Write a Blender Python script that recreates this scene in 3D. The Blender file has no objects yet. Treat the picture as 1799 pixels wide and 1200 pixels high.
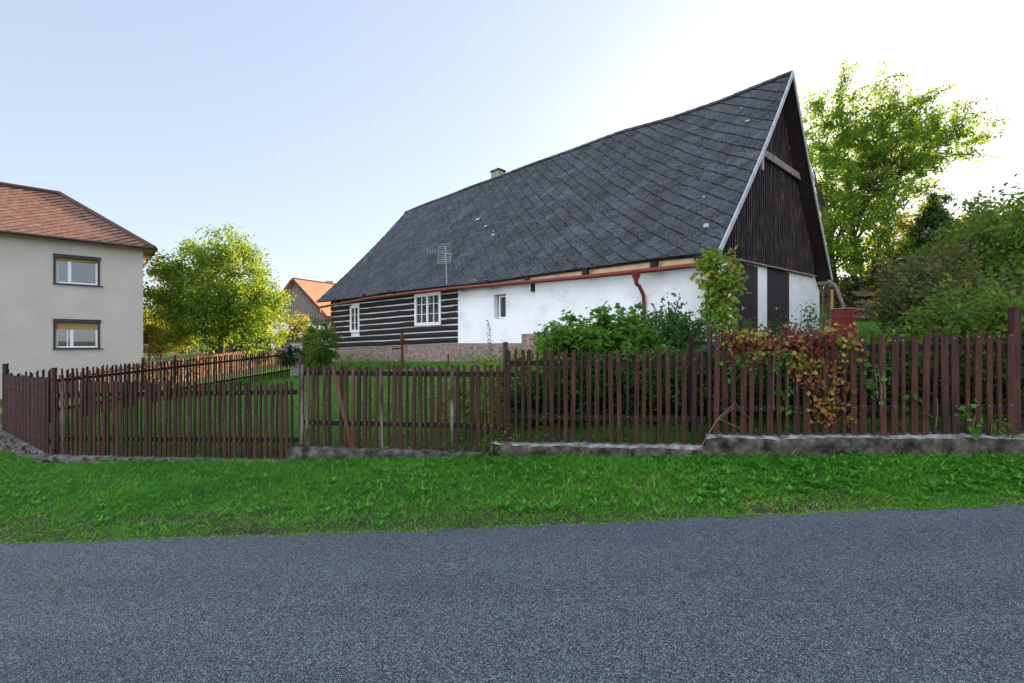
import bpy, math, random
import numpy as np
from mathutils import Vector
R = math.radians
rnd = random.Random(7)
scene = bpy.context.scene
COL = scene.collection

# ------------------------------------------------------------------ basics
F, CX, CY, CZ = 800.0, 900.0, 600.0, 1.6          # photograph's focal length in pixels, centre, eye height
def P(px, py, d):                                  # point seen at pixel (px,py) standing at depth d metres
    return Vector(((px-CX)/F*d, d, CZ-(py-CY)/F*d))
def lerp(a, b, t): return a+(b-a)*t
def V3(*a): return Vector(a)
UP = Vector((0, 0, 1))

class MB:
    def __init__(s): s.v = []; s.f = []; s.m = []; s.sm = []
    def add(s, vs, fs, mi=0, smooth=False):
        n = len(s.v); s.v += [tuple(x) for x in vs]
        for f in fs: s.f.append(tuple(i+n for i in f)); s.m.append(mi); s.sm.append(smooth)
    def hexa(s, c, mi=0):                          # c: 8 corners, bottom 4 (ccw) then top 4
        s.add(c, [(3,2,1,0),(4,5,6,7),(0,1,5,4),(1,2,6,5),(2,3,7,6),(3,0,4,7)], mi)
    def obox(s, o, a, b, c, mi=0):                 # origin corner and three edge vectors
        o, a, b, c = Vector(o), Vector(a), Vector(b), Vector(c)
        if a.cross(b).dot(c) < 0: a, b = b, a
        s.hexa([o, o+a, o+a+b, o+b, o+c, o+a+c, o+a+b+c, o+b+c], mi)
    def box(s, c, sx, sy, sz, rz=0, mi=0):         # centre of the base
        ax = Vector((math.cos(rz), math.sin(rz), 0))*sx; ay = Vector((-math.sin(rz), math.cos(rz), 0))*sy
        s.obox(Vector(c)-ax/2-ay/2, ax, ay, UP*sz, mi)
    def beam(s, p, q, w, h, up=UP, mi=0):          # bar from p to q
        p, q = Vector(p), Vector(q); d = (q-p); x = d.cross(up).normalized()*w; y = x.cross(d).normalized()*h
        s.obox(p-x/2-y/2, d, x, y, mi)
    def tube(s, pts, rad, n=8, mi=0, cap=True, smooth=True):
        pts = [Vector(p) for p in pts]
        if not hasattr(rad, '__len__'): rad = [rad]*len(pts)
        vs = []; prev = None
        for i, p in enumerate(pts):
            d = (pts[min(i+1, len(pts)-1)]-pts[max(i-1, 0)]).normalized()
            r = prev if prev is not None else (Vector((1,0,0)) if abs(d.x) < .8 else UP)
            x = (r-d*r.dot(d)).normalized(); prev = x; y = d.cross(x)
            for k in range(n):
                a = 2*math.pi*k/n; vs.append(p+(x*math.cos(a)+y*math.sin(a))*rad[i])
        fs = [(i*n+k, i*n+(k+1) % n, (i+1)*n+(k+1) % n, (i+1)*n+k) for i in range(len(pts)-1) for k in range(n)]
        s.add(vs, fs, mi, smooth)
        if cap: s.add(vs[:n], [tuple(range(n-1, -1, -1))], mi); s.add(vs[-n:], [tuple(range(n))], mi)
    def prism(s, poly, ext, mi=0):                 # planar polygon + extrusion vector
        n = len(poly); poly = [Vector(p) for p in poly]; ext = Vector(ext)
        nv = Vector((0,0,0))
        for i in range(n): nv += poly[i].cross(poly[(i+1) % n])
        if nv.dot(ext) > 0: poly = poly[::-1]
        s.add(poly+[p+ext for p in poly], [tuple(range(n)), tuple(range(2*n-1, n-1, -1))]+[((i+1) % n, i, i+n, (i+1) % n+n) for i in range(n)], mi)
    def lathe(s, c, prof, n=24, mi=0):             # profile of (radius, z)
        c = Vector(c); vs = [c+Vector((r*math.cos(2*math.pi*k/n), r*math.sin(2*math.pi*k/n), z)) for r, z in prof for k in range(n)]
        s.add(vs, [(i*n+k, i*n+(k+1) % n, (i+1)*n+(k+1) % n, (i+1)*n+k) for i in range(len(prof)-1) for k in range(n)], mi, True)
    def build(s, name, mats, parent=None):
        off = Vector(parent['_loc']) if parent is not None else Vector((0,0,0))
        me = bpy.data.meshes.new(name)
        me.from_pydata([(v[0]-off.x, v[1]-off.y, v[2]-off.z) for v in s.v], [], s.f)
        if not isinstance(mats, (list, tuple)): mats = [mats]
        for m in mats: me.materials.append(m)
        me.polygons.foreach_set('material_index', s.m); me.polygons.foreach_set('use_smooth', s.sm)
        me.update()
        o = bpy.data.objects.new(name, me); COL.objects.link(o)
        o['_loc'] = tuple(off)
        if parent is not None: o.parent = parent
        return o

def thing(name, label, cat, loc=(0,0,0), group=None):
    o = bpy.data.objects.new(name, None); COL.objects.link(o); o.empty_display_size = .2
    o.location = loc; o['_loc'] = tuple(loc); o['label'] = label; o['category'] = cat
    if group: o['group'] = group
    return o
# sub-parts sit in their part's frame, whose origin is the thing's base: the part itself has location 0
class _Sub: pass
def build_sub(mb, name, mats, part):
    o = mb.build(name, mats, part); return o
def tag(o, label, cat, group=None, kind=None):
    if label: o['label'] = label
    if cat: o['category'] = cat
    if group: o['group'] = group
    if kind: o['kind'] = kind
    return o

def quads(name, verts, mat, parent=None, attr=None, tri=False, smooth=False, per=4):
    """verts (N,per*k..)-> mesh of separate quads; verts shape (N,4,3); attr (N,)"""
    off = np.array(parent['_loc']) if parent is not None else np.zeros(3)
    v = (verts.reshape(-1, 3)-off).astype(np.float32); n = len(v)//4
    me = bpy.data.meshes.new(name)
    me.vertices.add(len(v)); me.vertices.foreach_set('co', v.ravel())
    me.loops.add(n*4); me.loops.foreach_set('vertex_index', np.arange(n*4, dtype=np.int32))
    me.polygons.add(n); me.polygons.foreach_set('loop_start', np.arange(0, n*4, 4, dtype=np.int32))
    me.polygons.foreach_set('loop_total', np.full(n, 4, dtype=np.int32))
    if attr is not None:
        a = me.attributes.new('tint', 'FLOAT', 'FACE'); a.data.foreach_set('value', attr.astype(np.float32))
    me.materials.append(mat); me.update(calc_edges=True)
    o = bpy.data.objects.new(name, me); COL.objects.link(o); o['_loc'] = tuple(off)
    if parent is not None: o.parent = parent
    return o

# ------------------------------------------------------------------ materials
def new_mat(name):
    m = bpy.data.materials.new(name); m.use_nodes = True
    nt = m.node_tree; b = nt.nodes['Principled BSDF']; return m, nt, b
def node(nt, t, **kw):
    n = nt.nodes.new(t)
    for k, v in kw.items():
        if k in n.inputs: n.inputs[k].default_value = v
        else: setattr(n, k, v)
    return n
def ramp(nt, stops):
    r = nt.nodes.new('ShaderNodeValToRGB'); e = r.color_ramp.elements
    while len(e) < len(stops): e.new(.5)
    for i, (p, c) in enumerate(stops): e[i].position = p; e[i].color = (*c, 1)
    return r
def coords(nt, stretch=(1,1,1), obj=True):
    tc = nt.nodes.new('ShaderNodeTexCoord'); mp = nt.nodes.new('ShaderNodeMapping')
    mp.inputs['Scale'].default_value = stretch
    nt.links.new(tc.outputs['Object'], mp.inputs['Vector']); return mp.outputs[0]
def rough_mat(name, stops, scale=5, detail=8, rough=.8, bump=.3, bscale=None, stretch=(1,1,1), bdist=.01, objvar=0, metallic=0, noise_rough=.6, spec=.3, fine=0.0, tint=0.0):
    m, nt, b = new_mat(name); L = nt.links; co = coords(nt, stretch)
    n = node(nt, 'ShaderNodeTexNoise', Scale=scale, Detail=detail, Roughness=noise_rough); L.new(co, n.inputs['Vector'])
    r = ramp(nt, stops); L.new(n.outputs[0], r.inputs[0]); col = r.outputs[0]
    def mulv(col, src, amt):
        mr = node(nt, 'ShaderNodeMapRange'); mr.inputs['To Min'].default_value = 1-amt; mr.inputs['To Max'].default_value = 1+amt
        L.new(src, mr.inputs[0])
        mx = node(nt, 'ShaderNodeVectorMath', operation='SCALE'); L.new(col, mx.inputs[0]); L.new(mr.outputs[0], mx.inputs['Scale']); return mx.outputs[0]
    if fine:
        n3 = node(nt, 'ShaderNodeTexNoise', Scale=scale*14, Detail=4, Roughness=.7); L.new(co, n3.inputs['Vector']); col = mulv(col, n3.outputs[0], fine)
    if objvar:
        oi = node(nt, 'ShaderNodeObjectInfo'); col = mulv(col, oi.outputs['Random'], objvar)
    if tint:
        at = node(nt, 'ShaderNodeAttribute', attribute_name='tint'); col = mulv(col, at.outputs['Fac'], tint)
    L.new(col, b.inputs['Base Color'])
    b.inputs['Roughness'].default_value = rough; b.inputs['Metallic'].default_value = metallic
    b.inputs['Specular IOR Level'].default_value = spec
    if bump:
        n2 = node(nt, 'ShaderNodeTexNoise', Scale=bscale or scale*4, Detail=8, Roughness=.65); L.new(co, n2.inputs['Vector'])
        bp = node(nt, 'ShaderNodeBump', Strength=bump, Distance=bdist); L.new(n2.outputs[0], bp.inputs['Height']); L.new(bp.outputs[0], b.inputs['Normal'])
    return m
def leaf_mat(name, stops, trans=(.25,.35,.03), tf=.4, rough=.5):
    m, nt, b = new_mat(name); L = nt.links
    at = node(nt, 'ShaderNodeAttribute', attribute_name='tint'); r = ramp(nt, stops); L.new(at.outputs['Fac'], r.inputs[0])
    L.new(r.outputs[0], b.inputs['Base Color']); b.inputs['Roughness'].default_value = rough; b.inputs['Specular IOR Level'].default_value = .25
    tr = node(nt, 'ShaderNodeBsdfTranslucent'); mx2 = node(nt, 'ShaderNodeMixRGB', blend_type='MIX'); mx2.inputs[0].default_value = .6
    L.new(r.outputs[0], mx2.inputs[1]); mx2.inputs[2].default_value = (*trans, 1); L.new(mx2.outputs[0], tr.inputs[0])
    mx = node(nt, 'ShaderNodeMixShader'); mx.inputs[0].default_value = tf
    L.new(b.outputs[0], mx.inputs[1]); L.new(tr.outputs[0], mx.inputs[2])
    L.new(mx.outputs[0], nt.nodes['Material Output'].inputs[0]); return m

M = {}
M['plaster'] = rough_mat('white_plaster', [(.3,(.66,.65,.63)),(.42,(.78,.775,.765)),(.55,(.84,.83,.82)),(.8,(.87,.865,.86))], 1.3, bump=.35, bscale=9, bdist=.03, rough=.9, fine=.03)
M['roughcast'] = rough_mat('pinkish_roughcast', [(.32,(.13,.085,.07)),(.45,(.24,.165,.14)),(.6,(.34,.245,.205)),(.75,(.46,.36,.31))], 9, bump=1, bscale=24, bdist=.04, rough=.95, fine=.35)
M['log'] = rough_mat('tarred_log', [(.3,(.008,.005,.005)),(.55,(.018,.011,.010)),(.8,(.045,.029,.026))], 6, stretch=(1,1,5), bump=.6, bscale=18, bdist=.015, rough=.75, fine=.2)
M['chink'] = rough_mat('white_chinking', [(.3,(.5,.49,.47)),(.6,(.78,.77,.75))], 7, bump=.5, rough=.9)
M['board'] = rough_mat('dark_board', [(.3,(.006,.004,.004)),(.55,(.015,.009,.009)),(.85,(.04,.026,.025))], 5, stretch=(3,3,.5), bump=.5, bscale=14, rough=.7, fine=.25, objvar=.15)
M['batten'] = rough_mat('batten', [(.38,(.012,.007,.007)),(.53,(.04,.026,.024)),(.72,(.17,.125,.115))], 5, stretch=(3,3,.5), bump=.5, bscale=14, rough=.7, fine=.25)
M['door'] = rough_mat('dark_door_board', [(.3,(.014,.008,.010)),(.6,(.032,.019,.021)),(.85,(.065,.042,.044))], 4, stretch=(6,6,.4), bump=.5, bscale=14, rough=.7, fine=.2)
M['soffit'] = rough_mat('dark_soffit', [(.3,(.015,.01,.009)),(.7,(.04,.026,.022))], 5, bump=.4, rough=.85)
M['greywood'] = rough_mat('weathered_grey_wood', [(.3,(.13,.1,.09)),(.6,(.27,.22,.2)),(.8,(.38,.33,.3))], 6, stretch=(1,1,3), bump=.6, bscale=25, rough=.85, fine=.3)
M['rust'] = rough_mat('rusty_iron', [(.3,(.05,.018,.012)),(.6,(.1,.03,.02)),(.85,(.16,.06,.04))], 9, bump=.4, rough=.85, fine=.3)
M['barge'] = rough_mat('pale_metal_flashing', [(.3,(.3,.3,.31)),(.6,(.46,.46,.47)),(.8,(.56,.55,.55))], 4, bump=.15, rough=.55, fine=.15)
M['redpaint'] = rough_mat('oxide_red_paint', [(.3,(.13,.022,.016)),(.6,(.2,.034,.024)),(.85,(.25,.06,.045))], 5, bump=.15, rough=.5, fine=.15)
M['fascia'] = rough_mat('cream_board', [(.3,(.42,.27,.15)),(.6,(.6,.42,.25)),(.8,(.68,.52,.36))], 3, bump=.3, rough=.8, fine=.1)
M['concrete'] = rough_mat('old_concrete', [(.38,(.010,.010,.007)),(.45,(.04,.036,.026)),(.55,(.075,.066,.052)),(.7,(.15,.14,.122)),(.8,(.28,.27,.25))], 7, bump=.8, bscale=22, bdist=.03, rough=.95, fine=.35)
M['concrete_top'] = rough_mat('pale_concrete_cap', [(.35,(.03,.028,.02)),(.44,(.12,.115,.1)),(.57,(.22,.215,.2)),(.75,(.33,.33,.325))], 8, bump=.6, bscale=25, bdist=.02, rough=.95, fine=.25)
M['stone'] = rough_mat('mossy_stone', [(.25,(.02,.022,.012)),(.42,(.09,.075,.06)),(.6,(.18,.165,.15)),(.8,(.33,.31,.3))], 6, bump=.9, bscale=25, bdist=.03, rough=.95, fine=.3)
M['picket'] = rough_mat('brown_stained_picket', [(.3,(.012,.005,.003)),(.48,(.036,.013,.007)),(.62,(.056,.021,.013)),(.8,(.1,.055,.042))], 9, stretch=(3,3,.3), bump=.8, bscale=30, rough=.75, fine=.4, objvar=.45)
M['picket_red'] = rough_mat('red_stained_picket', [(.3,(.02,.007,.005)),(.48,(.046,.014,.010)),(.64,(.068,.022,.016)),(.82,(.11,.058,.045))], 9, stretch=(3,3,.3), bump=.8, bscale=30, rough=.7, fine=.35, objvar=.35)
M['picket_worn'] = rough_mat('worn_grey_picket', [(.42,(.045,.018,.015)),(.55,(.11,.075,.06)),(.75,(.22,.18,.15))], 5, stretch=(2.5,2.5,.5), bump=.6, bscale=22, rough=.8, fine=.3, objvar=.2)
M['picket_tan'] = rough_mat('light_brown_picket', [(.3,(.045,.018,.009)),(.5,(.085,.034,.018)),(.8,(.14,.07,.042))], 5, stretch=(2.5,2.5,.5), bump=.5, bscale=22, rough=.7, fine=.2, objvar=.2)
M['rail'] = rough_mat('dark_rail', [(.3,(.008,.005,.004)),(.7,(.022,.011,.009))], 6, bump=.4, rough=.75)
M['post'] = rough_mat('brown_painted_post', [(.3,(.025,.011,.012)),(.6,(.045,.019,.02)),(.85,(.075,.036,.036))], 6, bump=.2, rough=.5, fine=.15)
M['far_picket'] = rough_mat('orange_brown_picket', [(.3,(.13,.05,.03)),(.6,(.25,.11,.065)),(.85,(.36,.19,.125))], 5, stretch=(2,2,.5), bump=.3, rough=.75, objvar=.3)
M['beige'] = rough_mat('grey_beige_render', [(.3,(.49,.44,.385)),(.6,(.55,.49,.43)),(.8,(.58,.52,.455))], .9, bump=.4, bscale=60, bdist=.01, rough=.95, fine=.04)
M['terracotta'] = rough_mat('brown_red_roof_tile', [(.25,(.13,.065,.045)),(.5,(.22,.11,.075)),(.8,(.36,.22,.16))], 4, bump=.7, bscale=40, bdist=.02, rough=.9, fine=.4)
M['orange_roof'] = rough_mat('orange_roof_tile', [(.3,(.33,.15,.085)),(.7,(.45,.22,.13))], 2, bump=.3, rough=.8, fine=.15)
M['ridge_tile'] = rough_mat('dark_ridge_tile', [(.3,(.06,.03,.025)),(.7,(.12,.06,.05))], 6, bump=.4, rough=.8)
M['pvc'] = rough_mat('white_window_paint', [(.3,(.72,.72,.72)),(.7,(.8,.8,.8))], 3, bump=.05, rough=.4)
M['cream_paint'] = rough_mat('cream_window_paint', [(.3,(.66,.64,.58)),(.7,(.78,.77,.72))], 6, bump=.2, rough=.55, fine=.1)
M['darkframe'] = rough_mat('dark_brown_metal', [(.3,(.03,.022,.024)),(.7,(.055,.042,.045))], 3, bump=.05, rough=.45)
M['shutter'] = rough_mat('ochre_shutter', [(.3,(.3,.17,.05)),(.7,(.42,.26,.1))], 3, stretch=(.3,.3,12), bump=.4, rough=.6)
M['rim_cream'] = rough_mat('yellow_soffit', [(.3,(.5,.33,.13)),(.7,(.62,.43,.2))], 3, bump=.1, rough=.7)
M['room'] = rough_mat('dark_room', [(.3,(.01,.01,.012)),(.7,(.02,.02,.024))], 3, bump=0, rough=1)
M['brick'] = rough_mat('chimney_masonry', [(.3,(.2,.16,.12)),(.6,(.34,.29,.23)),(.8,(.45,.4,.34))], 5, bump=.7, bscale=20, bdist=.02, rough=.95, fine=.3)
M['bark'] = rough_mat('bark', [(.3,(.035,.026,.02)),(.6,(.08,.06,.045)),(.85,(.14,.11,.09))], 6, stretch=(1,1,.3), bump=1, bscale=14, bdist=.03, rough=.95)
M['stem'] = rough_mat('dry_stem', [(.3,(.09,.07,.04)),(.7,(.2,.16,.1))], 6, bump=.2, rough=.9)
M['barrel'] = rough_mat('red_barrel_paint', [(.28,(.09,.02,.015)),(.45,(.22,.03,.024)),(.85,(.28,.055,.042))], 5, bump=.2, rough=.55, fine=.12)
M['steel'] = rough_mat('galvanised_metal', [(.3,(.3,.32,.32)),(.7,(.46,.48,.48))], 5, bump=.1, rough=.45, metallic=.6)
M['cutwood'] = rough_mat('split_firewood', [(.3,(.05,.035,.022)),(.6,(.13,.09,.06)),(.85,(.24,.18,.12))], 6, bump=.7, rough=.9)
M['grey_board'] = rough_mat('grey_board', [(.3,(.15,.135,.13)),(.7,(.24,.22,.21))], 3, stretch=(4,4,.3), bump=.2, rough=.85)
M['earth'] = rough_mat('red_brown_boards', [(.3,(.06,.03,.02)),(.7,(.14,.07,.045))], 3, bump=.5, rough=.95)

def roof_tile_mat():
    m, nt, b = new_mat('slate_grey_roof_tile'); L = nt.links; co = coords(nt)
    n = node(nt, 'ShaderNodeTexNoise', Scale=1.1, Detail=10, Roughness=.7); L.new(co, n.inputs['Vector'])
    r = ramp(nt, [(.3,(.018,.0205,.024)),(.5,(.033,.037,.042)),(.72,(.068,.072,.077))]); L.new(n.outputs[0], r.inputs[0])
    at = node(nt, 'ShaderNodeAttribute', attribute_name='tint')
    mr = node(nt, 'ShaderNodeMapRange'); mr.inputs['To Min'].default_value = .55; mr.inputs['To Max'].default_value = 1.45; L.new(at.outputs['Fac'], mr.inputs[0])
    sc = node(nt, 'ShaderNodeVectorMath', operation='SCALE'); L.new(r.outputs[0], sc.inputs[0]); L.new(mr.outputs[0], sc.inputs['Scale'])
    n2 = node(nt, 'ShaderNodeTexNoise', Scale=20, Detail=8, Roughness=.85); L.new(co, n2.inputs['Vector'])
    r2 = ramp(nt, [(.5,(0,0,0)),(.66,(1,1,1))]); L.new(n2.outputs[0], r2.inputs[0])
    mx = node(nt, 'ShaderNodeMixRGB'); L.new(r2.outputs[0], mx.inputs[0]); L.new(sc.outputs[0], mx.inputs[1]); mx.inputs[2].default_value = (.17,.175,.18,1)
    n4 = node(nt, 'ShaderNodeTexNoise', Scale=9, Detail=8, Roughness=.75); L.new(co, n4.inputs['Vector'])
    r4 = ramp(nt, [(.36,(1,1,1)),(.46,(0,0,0))]); L.new(n4.outputs[0], r4.inputs[0])
    mx3 = node(nt, 'ShaderNodeMixRGB'); L.new(r4.outputs[0], mx3.inputs[0]); L.new(mx.outputs[0], mx3.inputs[1]); mx3.inputs[2].default_value = (.009,.01,.011,1)
    L.new(mx3.outputs[0], b.inputs['Base Color']); b.inputs['Roughness'].default_value = .85; b.inputs['Specular IOR Level'].default_value = .25
    bp = node(nt, 'ShaderNodeBump', Strength=.7, Distance=.012); L.new(n2.outputs[0], bp.inputs['Height']); L.new(bp.outputs[0], b.inputs['Normal']); return m
M['slate'] = roof_tile_mat()
M['slate_pale'] = rough_mat('pale_tile', [(.3,(.3,.31,.32)),(.7,(.5,.5,.5))], 8, bump=.3, rough=.8)

def asphalt_mat():
    m, nt, b = new_mat('chip_seal_asphalt'); L = nt.links; co = coords(nt)
    v = node(nt, 'ShaderNodeTexVoronoi', Scale=175); L.new(co, v.inputs['Vector']); mpn = node(nt, 'ShaderNodeMapping'); mpn.inputs['Scale'].default_value = (.3,1.6,1); L.new(co, mpn.inputs[0])
    sep = node(nt, 'ShaderNodeSeparateColor'); L.new(v.outputs['Color'], sep.inputs[0])
    r = ramp(nt, [(0,(.035,.042,.056)),(.35,(.1,.116,.147)),(.7,(.19,.217,.262)),(1,(.42,.455,.49))]); L.new(sep.outputs[0], r.inputs[0])
    rd = ramp(nt, [(.15,(1,1,1)),(.75,(.2,.2,.2))]); L.new(v.outputs['Distance'], rd.inputs[0])
    n = node(nt, 'ShaderNodeTexNoise', Scale=.9, Detail=8, Roughness=.7); L.new(mpn.outputs[0], n.inputs['Vector'])
    mr = node(nt, 'ShaderNodeMapRange'); mr.inputs['To Min'].default_value = .5; mr.inputs['To Max'].default_value = 1.45; L.new(n.outputs[0], mr.inputs[0])
    n5 = node(nt, 'ShaderNodeTexNoise', Scale=16, Detail=5, Roughness=.7); L.new(co, n5.inputs['Vector'])
    mr5 = node(nt, 'ShaderNodeMapRange'); mr5.inputs['To Min'].default_value = .8; mr5.inputs['To Max'].default_value = 1.2; L.new(n5.outputs[0], mr5.inputs[0])
    mm = node(nt, 'ShaderNodeMath', operation='MULTIPLY'); L.new(mr.outputs[0], mm.inputs[0]); L.new(mr5.outputs[0], mm.inputs[1])
    mx = node(nt, 'ShaderNodeMixRGB', blend_type='MULTIPLY'); mx.inputs[0].default_value = 1; L.new(r.outputs[0], mx.inputs[1]); L.new(rd.outputs[0], mx.inputs[2])
    sc = node(nt, 'ShaderNodeVectorMath', operation='SCALE'); L.new(mx.outputs[0], sc.inputs[0]); L.new(mm.outputs[0], sc.inputs['Scale'])
    L.new(sc.outputs[0], b.inputs['Base Color']); b.inputs['Roughness'].default_value = .72; b.inputs['Specular IOR Level'].default_value = .35
    inv = node(nt, 'ShaderNodeMath', operation='SUBTRACT'); inv.inputs[0].default_value = 1; L.new(v.outputs['Distance'], inv.inputs[1])
    bp = node(nt, 'ShaderNodeBump', Strength=.8, Distance=.006); L.new(inv.outputs[0], bp.inputs['Height']); L.new(bp.outputs[0], b.inputs['Normal']); return m
M['asphalt'] = asphalt_mat()
M['ground'] = rough_mat('turf_soil', [(.3,(.035,.032,.014)),(.5,(.04,.065,.015)),(.75,(.055,.12,.02))], 2.5, bump=1, bscale=30, bdist=.05, rough=1, fine=.4)
M['hill'] = rough_mat('forest_hill', [(.3,(.03,.06,.03)),(.7,(.06,.1,.045))], .08, bump=1, bscale=.5, bdist=3, rough=1)
def brickwork():
    m, nt, b = new_mat('white_brickwork'); L = nt.links; co = coords(nt)
    mp = node(nt, 'ShaderNodeMapping'); mp.inputs['Rotation'].default_value = (R(90), 0, 0); L.new(co, mp.inputs[0])
    br = node(nt, 'ShaderNodeTexBrick', Scale=1); L.new(mp.outputs[0], br.inputs['Vector'])
    br.inputs['Color1'].default_value = (.55,.5,.44,1); br.inputs['Color2'].default_value = (.4,.36,.3,1); br.inputs['Mortar'].default_value = (.2,.17,.14,1)
    br.inputs['Brick Width'].default_value = .28; br.inputs['Row Height'].default_value = .12; br.inputs['Mortar Size'].default_value = .012
    L.new(br.outputs[0], b.inputs['Base Color']); b.inputs['Roughness'].default_value = .9
    bp = node(nt, 'ShaderNodeBump', Strength=.5, Distance=.01); L.new(br.outputs[1], bp.inputs['Height']); bp.invert = True; L.new(bp.outputs[0], b.inputs['Normal']); return m
M['whitebrick'] = brickwork()
def glass_mat():
    m, nt, b = new_mat('window_glass'); L = nt.links
    fr = node(nt, 'ShaderNodeFresnel', IOR=1.7); g = node(nt, 'ShaderNodeBsdfGlossy', Roughness=.02); t = node(nt, 'ShaderNodeBsdfTransparent')
    t.inputs[0].default_value = (.75,.78,.78,1); mx = node(nt, 'ShaderNodeMixShader')
    ad = node(nt, 'ShaderNodeMath', operation='ADD'); ad.inputs[1].default_value = .12; L.new(fr.outputs[0], ad.inputs[0]); L.new(ad.outputs[0], mx.inputs[0])
    L.new(t.outputs[0], mx.inputs[1]); L.new(g.outputs[0], mx.inputs[2]); L.new(mx.outputs[0], nt.nodes['Material Output'].inputs[0]); return m
M['glass'] = glass_mat()
def lace_mat():
    m, nt, b = new_mat('lace_curtain'); L = nt.links; co = coords(nt, (1,1,1))
    w = node(nt, 'ShaderNodeTexWave', Scale=4.5, Distortion=1.5); w.bands_direction = 'DIAGONAL'; L.new(co, w.inputs['Vector'])
    v = node(nt, 'ShaderNodeTexVoronoi', Scale=16); L.new(co, v.inputs['Vector'])
    r = ramp(nt, [(.1,(.3,.32,.37)),(.9,(.75,.78,.84))]); L.new(w.outputs[0], r.inputs[0])
    r2 = ramp(nt, [(.2,(1,1,1)),(.5,(.55,.55,.55))]); L.new(v.outputs[0], r2.inputs[0])
    mx = node(nt, 'ShaderNodeMixRGB', blend_type='MULTIPLY'); mx.inputs[0].default_value = 1; L.new(r.outputs[0], mx.inputs[1]); L.new(r2.outputs[0], mx.inputs[2])
    L.new(mx.outputs[0], b.inputs['Base Color']); b.inputs['Roughness'].default_value = 1; return m
M['lace'] = lace_mat()
M['curtain'] = rough_mat('cream_curtain', [(.3,(.5,.47,.36)),(.7,(.72,.68,.56))], 4, stretch=(6,6,.3), bump=.6, bscale=8, bdist=.03, rough=1)

G1 = [(0,(.012,.03,.008)),(.35,(.03,.075,.014)),(.7,(.055,.12,.018)),(1,(.1,.16,.025))]
L_ = {}
L_['tree'] = leaf_mat('fruit_tree_leaf', [(0,(.03,.075,.012)),(.5,(.075,.16,.02)),(1,(.16,.25,.035))], trans=(.52,.64,.03), tf=.44)
L_['cherry'] = leaf_mat('cherry_leaf', [(0,(.035,.095,.014)),(.5,(.075,.17,.022)),(.9,(.15,.24,.03)),(1,(.3,.16,.03))], trans=(.5,.66,.04), tf=.5)
L_['bush'] = leaf_mat('vine_bush_leaf', [(0,(.02,.075,.014)),(.5,(.055,.16,.02)),(.86,(.13,.25,.03)),(1,(.34,.32,.05))], trans=(.25,.48,.03))
L_['rose'] = leaf_mat('rose_leaf', [(0,(.018,.06,.016)),(.5,(.04,.125,.026)),(1,(.08,.18,.035))], trans=(.15,.3,.04))
L_['elder'] = leaf_mat('shrub_leaf', [(0,(.03,.065,.012)),(.5,(.075,.14,.02)),(1,(.17,.24,.04))], trans=(.35,.5,.04), tf=.45)
L_['rusty'] = leaf_mat('rusty_shrub_leaf', [(0,(.035,.075,.02)),(.5,(.075,.13,.03)),(.8,(.15,.13,.05)),(1,(.3,.13,.07))], trans=(.3,.22,.05))
L_['yellow'] = leaf_mat('yellow_green_leaf', [(0,(.08,.12,.02)),(.5,(.17,.2,.03)),(1,(.3,.27,.04))], trans=(.6,.5,.04), tf=.5)
L_['autumn'] = leaf_mat('autumn_creeper_leaf', [(0,(.07,.012,.014)),(.3,(.15,.03,.026)),(.48,(.24,.08,.035)),(.64,(.32,.22,.045)),(.82,(.2,.25,.04)),(1,(.06,.16,.025))], trans=(.4,.12,.03), tf=.3)
L_['vine'] = leaf_mat('grape_vine_leaf', [(0,(.05,.14,.02)),(.45,(.14,.26,.03)),(.75,(.3,.34,.05)),(.9,(.36,.27,.05)),(1,(.3,.14,.05))], trans=(.4,.45,.05))
L_['under'] = leaf_mat('shade_tinted_undergrowth_leaf', [(0,(.008,.022,.007)),(.5,(.018,.055,.012)),(.9,(.04,.09,.018)),(1,(.12,.12,.03))], trans=(.1,.2,.02), tf=.2)  # leaf colours darkened to paint in the deep shade behind the pickets
L_['conifer'] = leaf_mat('conifer_needle', [(0,(.015,.04,.01)),(.5,(.04,.085,.018)),(1,(.1,.14,.03))], trans=(.1,.18,.02), tf=.25)
L_['hedge'] = leaf_mat('dark_hedge_leaf', [(0,(.01,.02,.007)),(.6,(.022,.042,.012)),(1,(.045,.065,.02))], trans=(.1,.14,.02), tf=.25)
L_['grass'] = leaf_mat('grass_blade', [(0,(.012,.07,.010)),(.4,(.042,.2,.014)),(.75,(.11,.33,.02)),(.94,(.17,.3,.035)),(1,(.34,.3,.14))], trans=(.14,.42,.02), tf=.35)
L_['weed'] = leaf_mat('broad_weed_leaf', [(0,(.03,.14,.012)),(.5,(.06,.24,.018)),(1,(.1,.32,.035))], trans=(.15,.38,.04), tf=.3)
L_['flower'] = leaf_mat('pale_flower', [(0,(.3,.28,.4)),(1,(.55,.5,.6))], trans=(.5,.5,.6))

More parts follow.
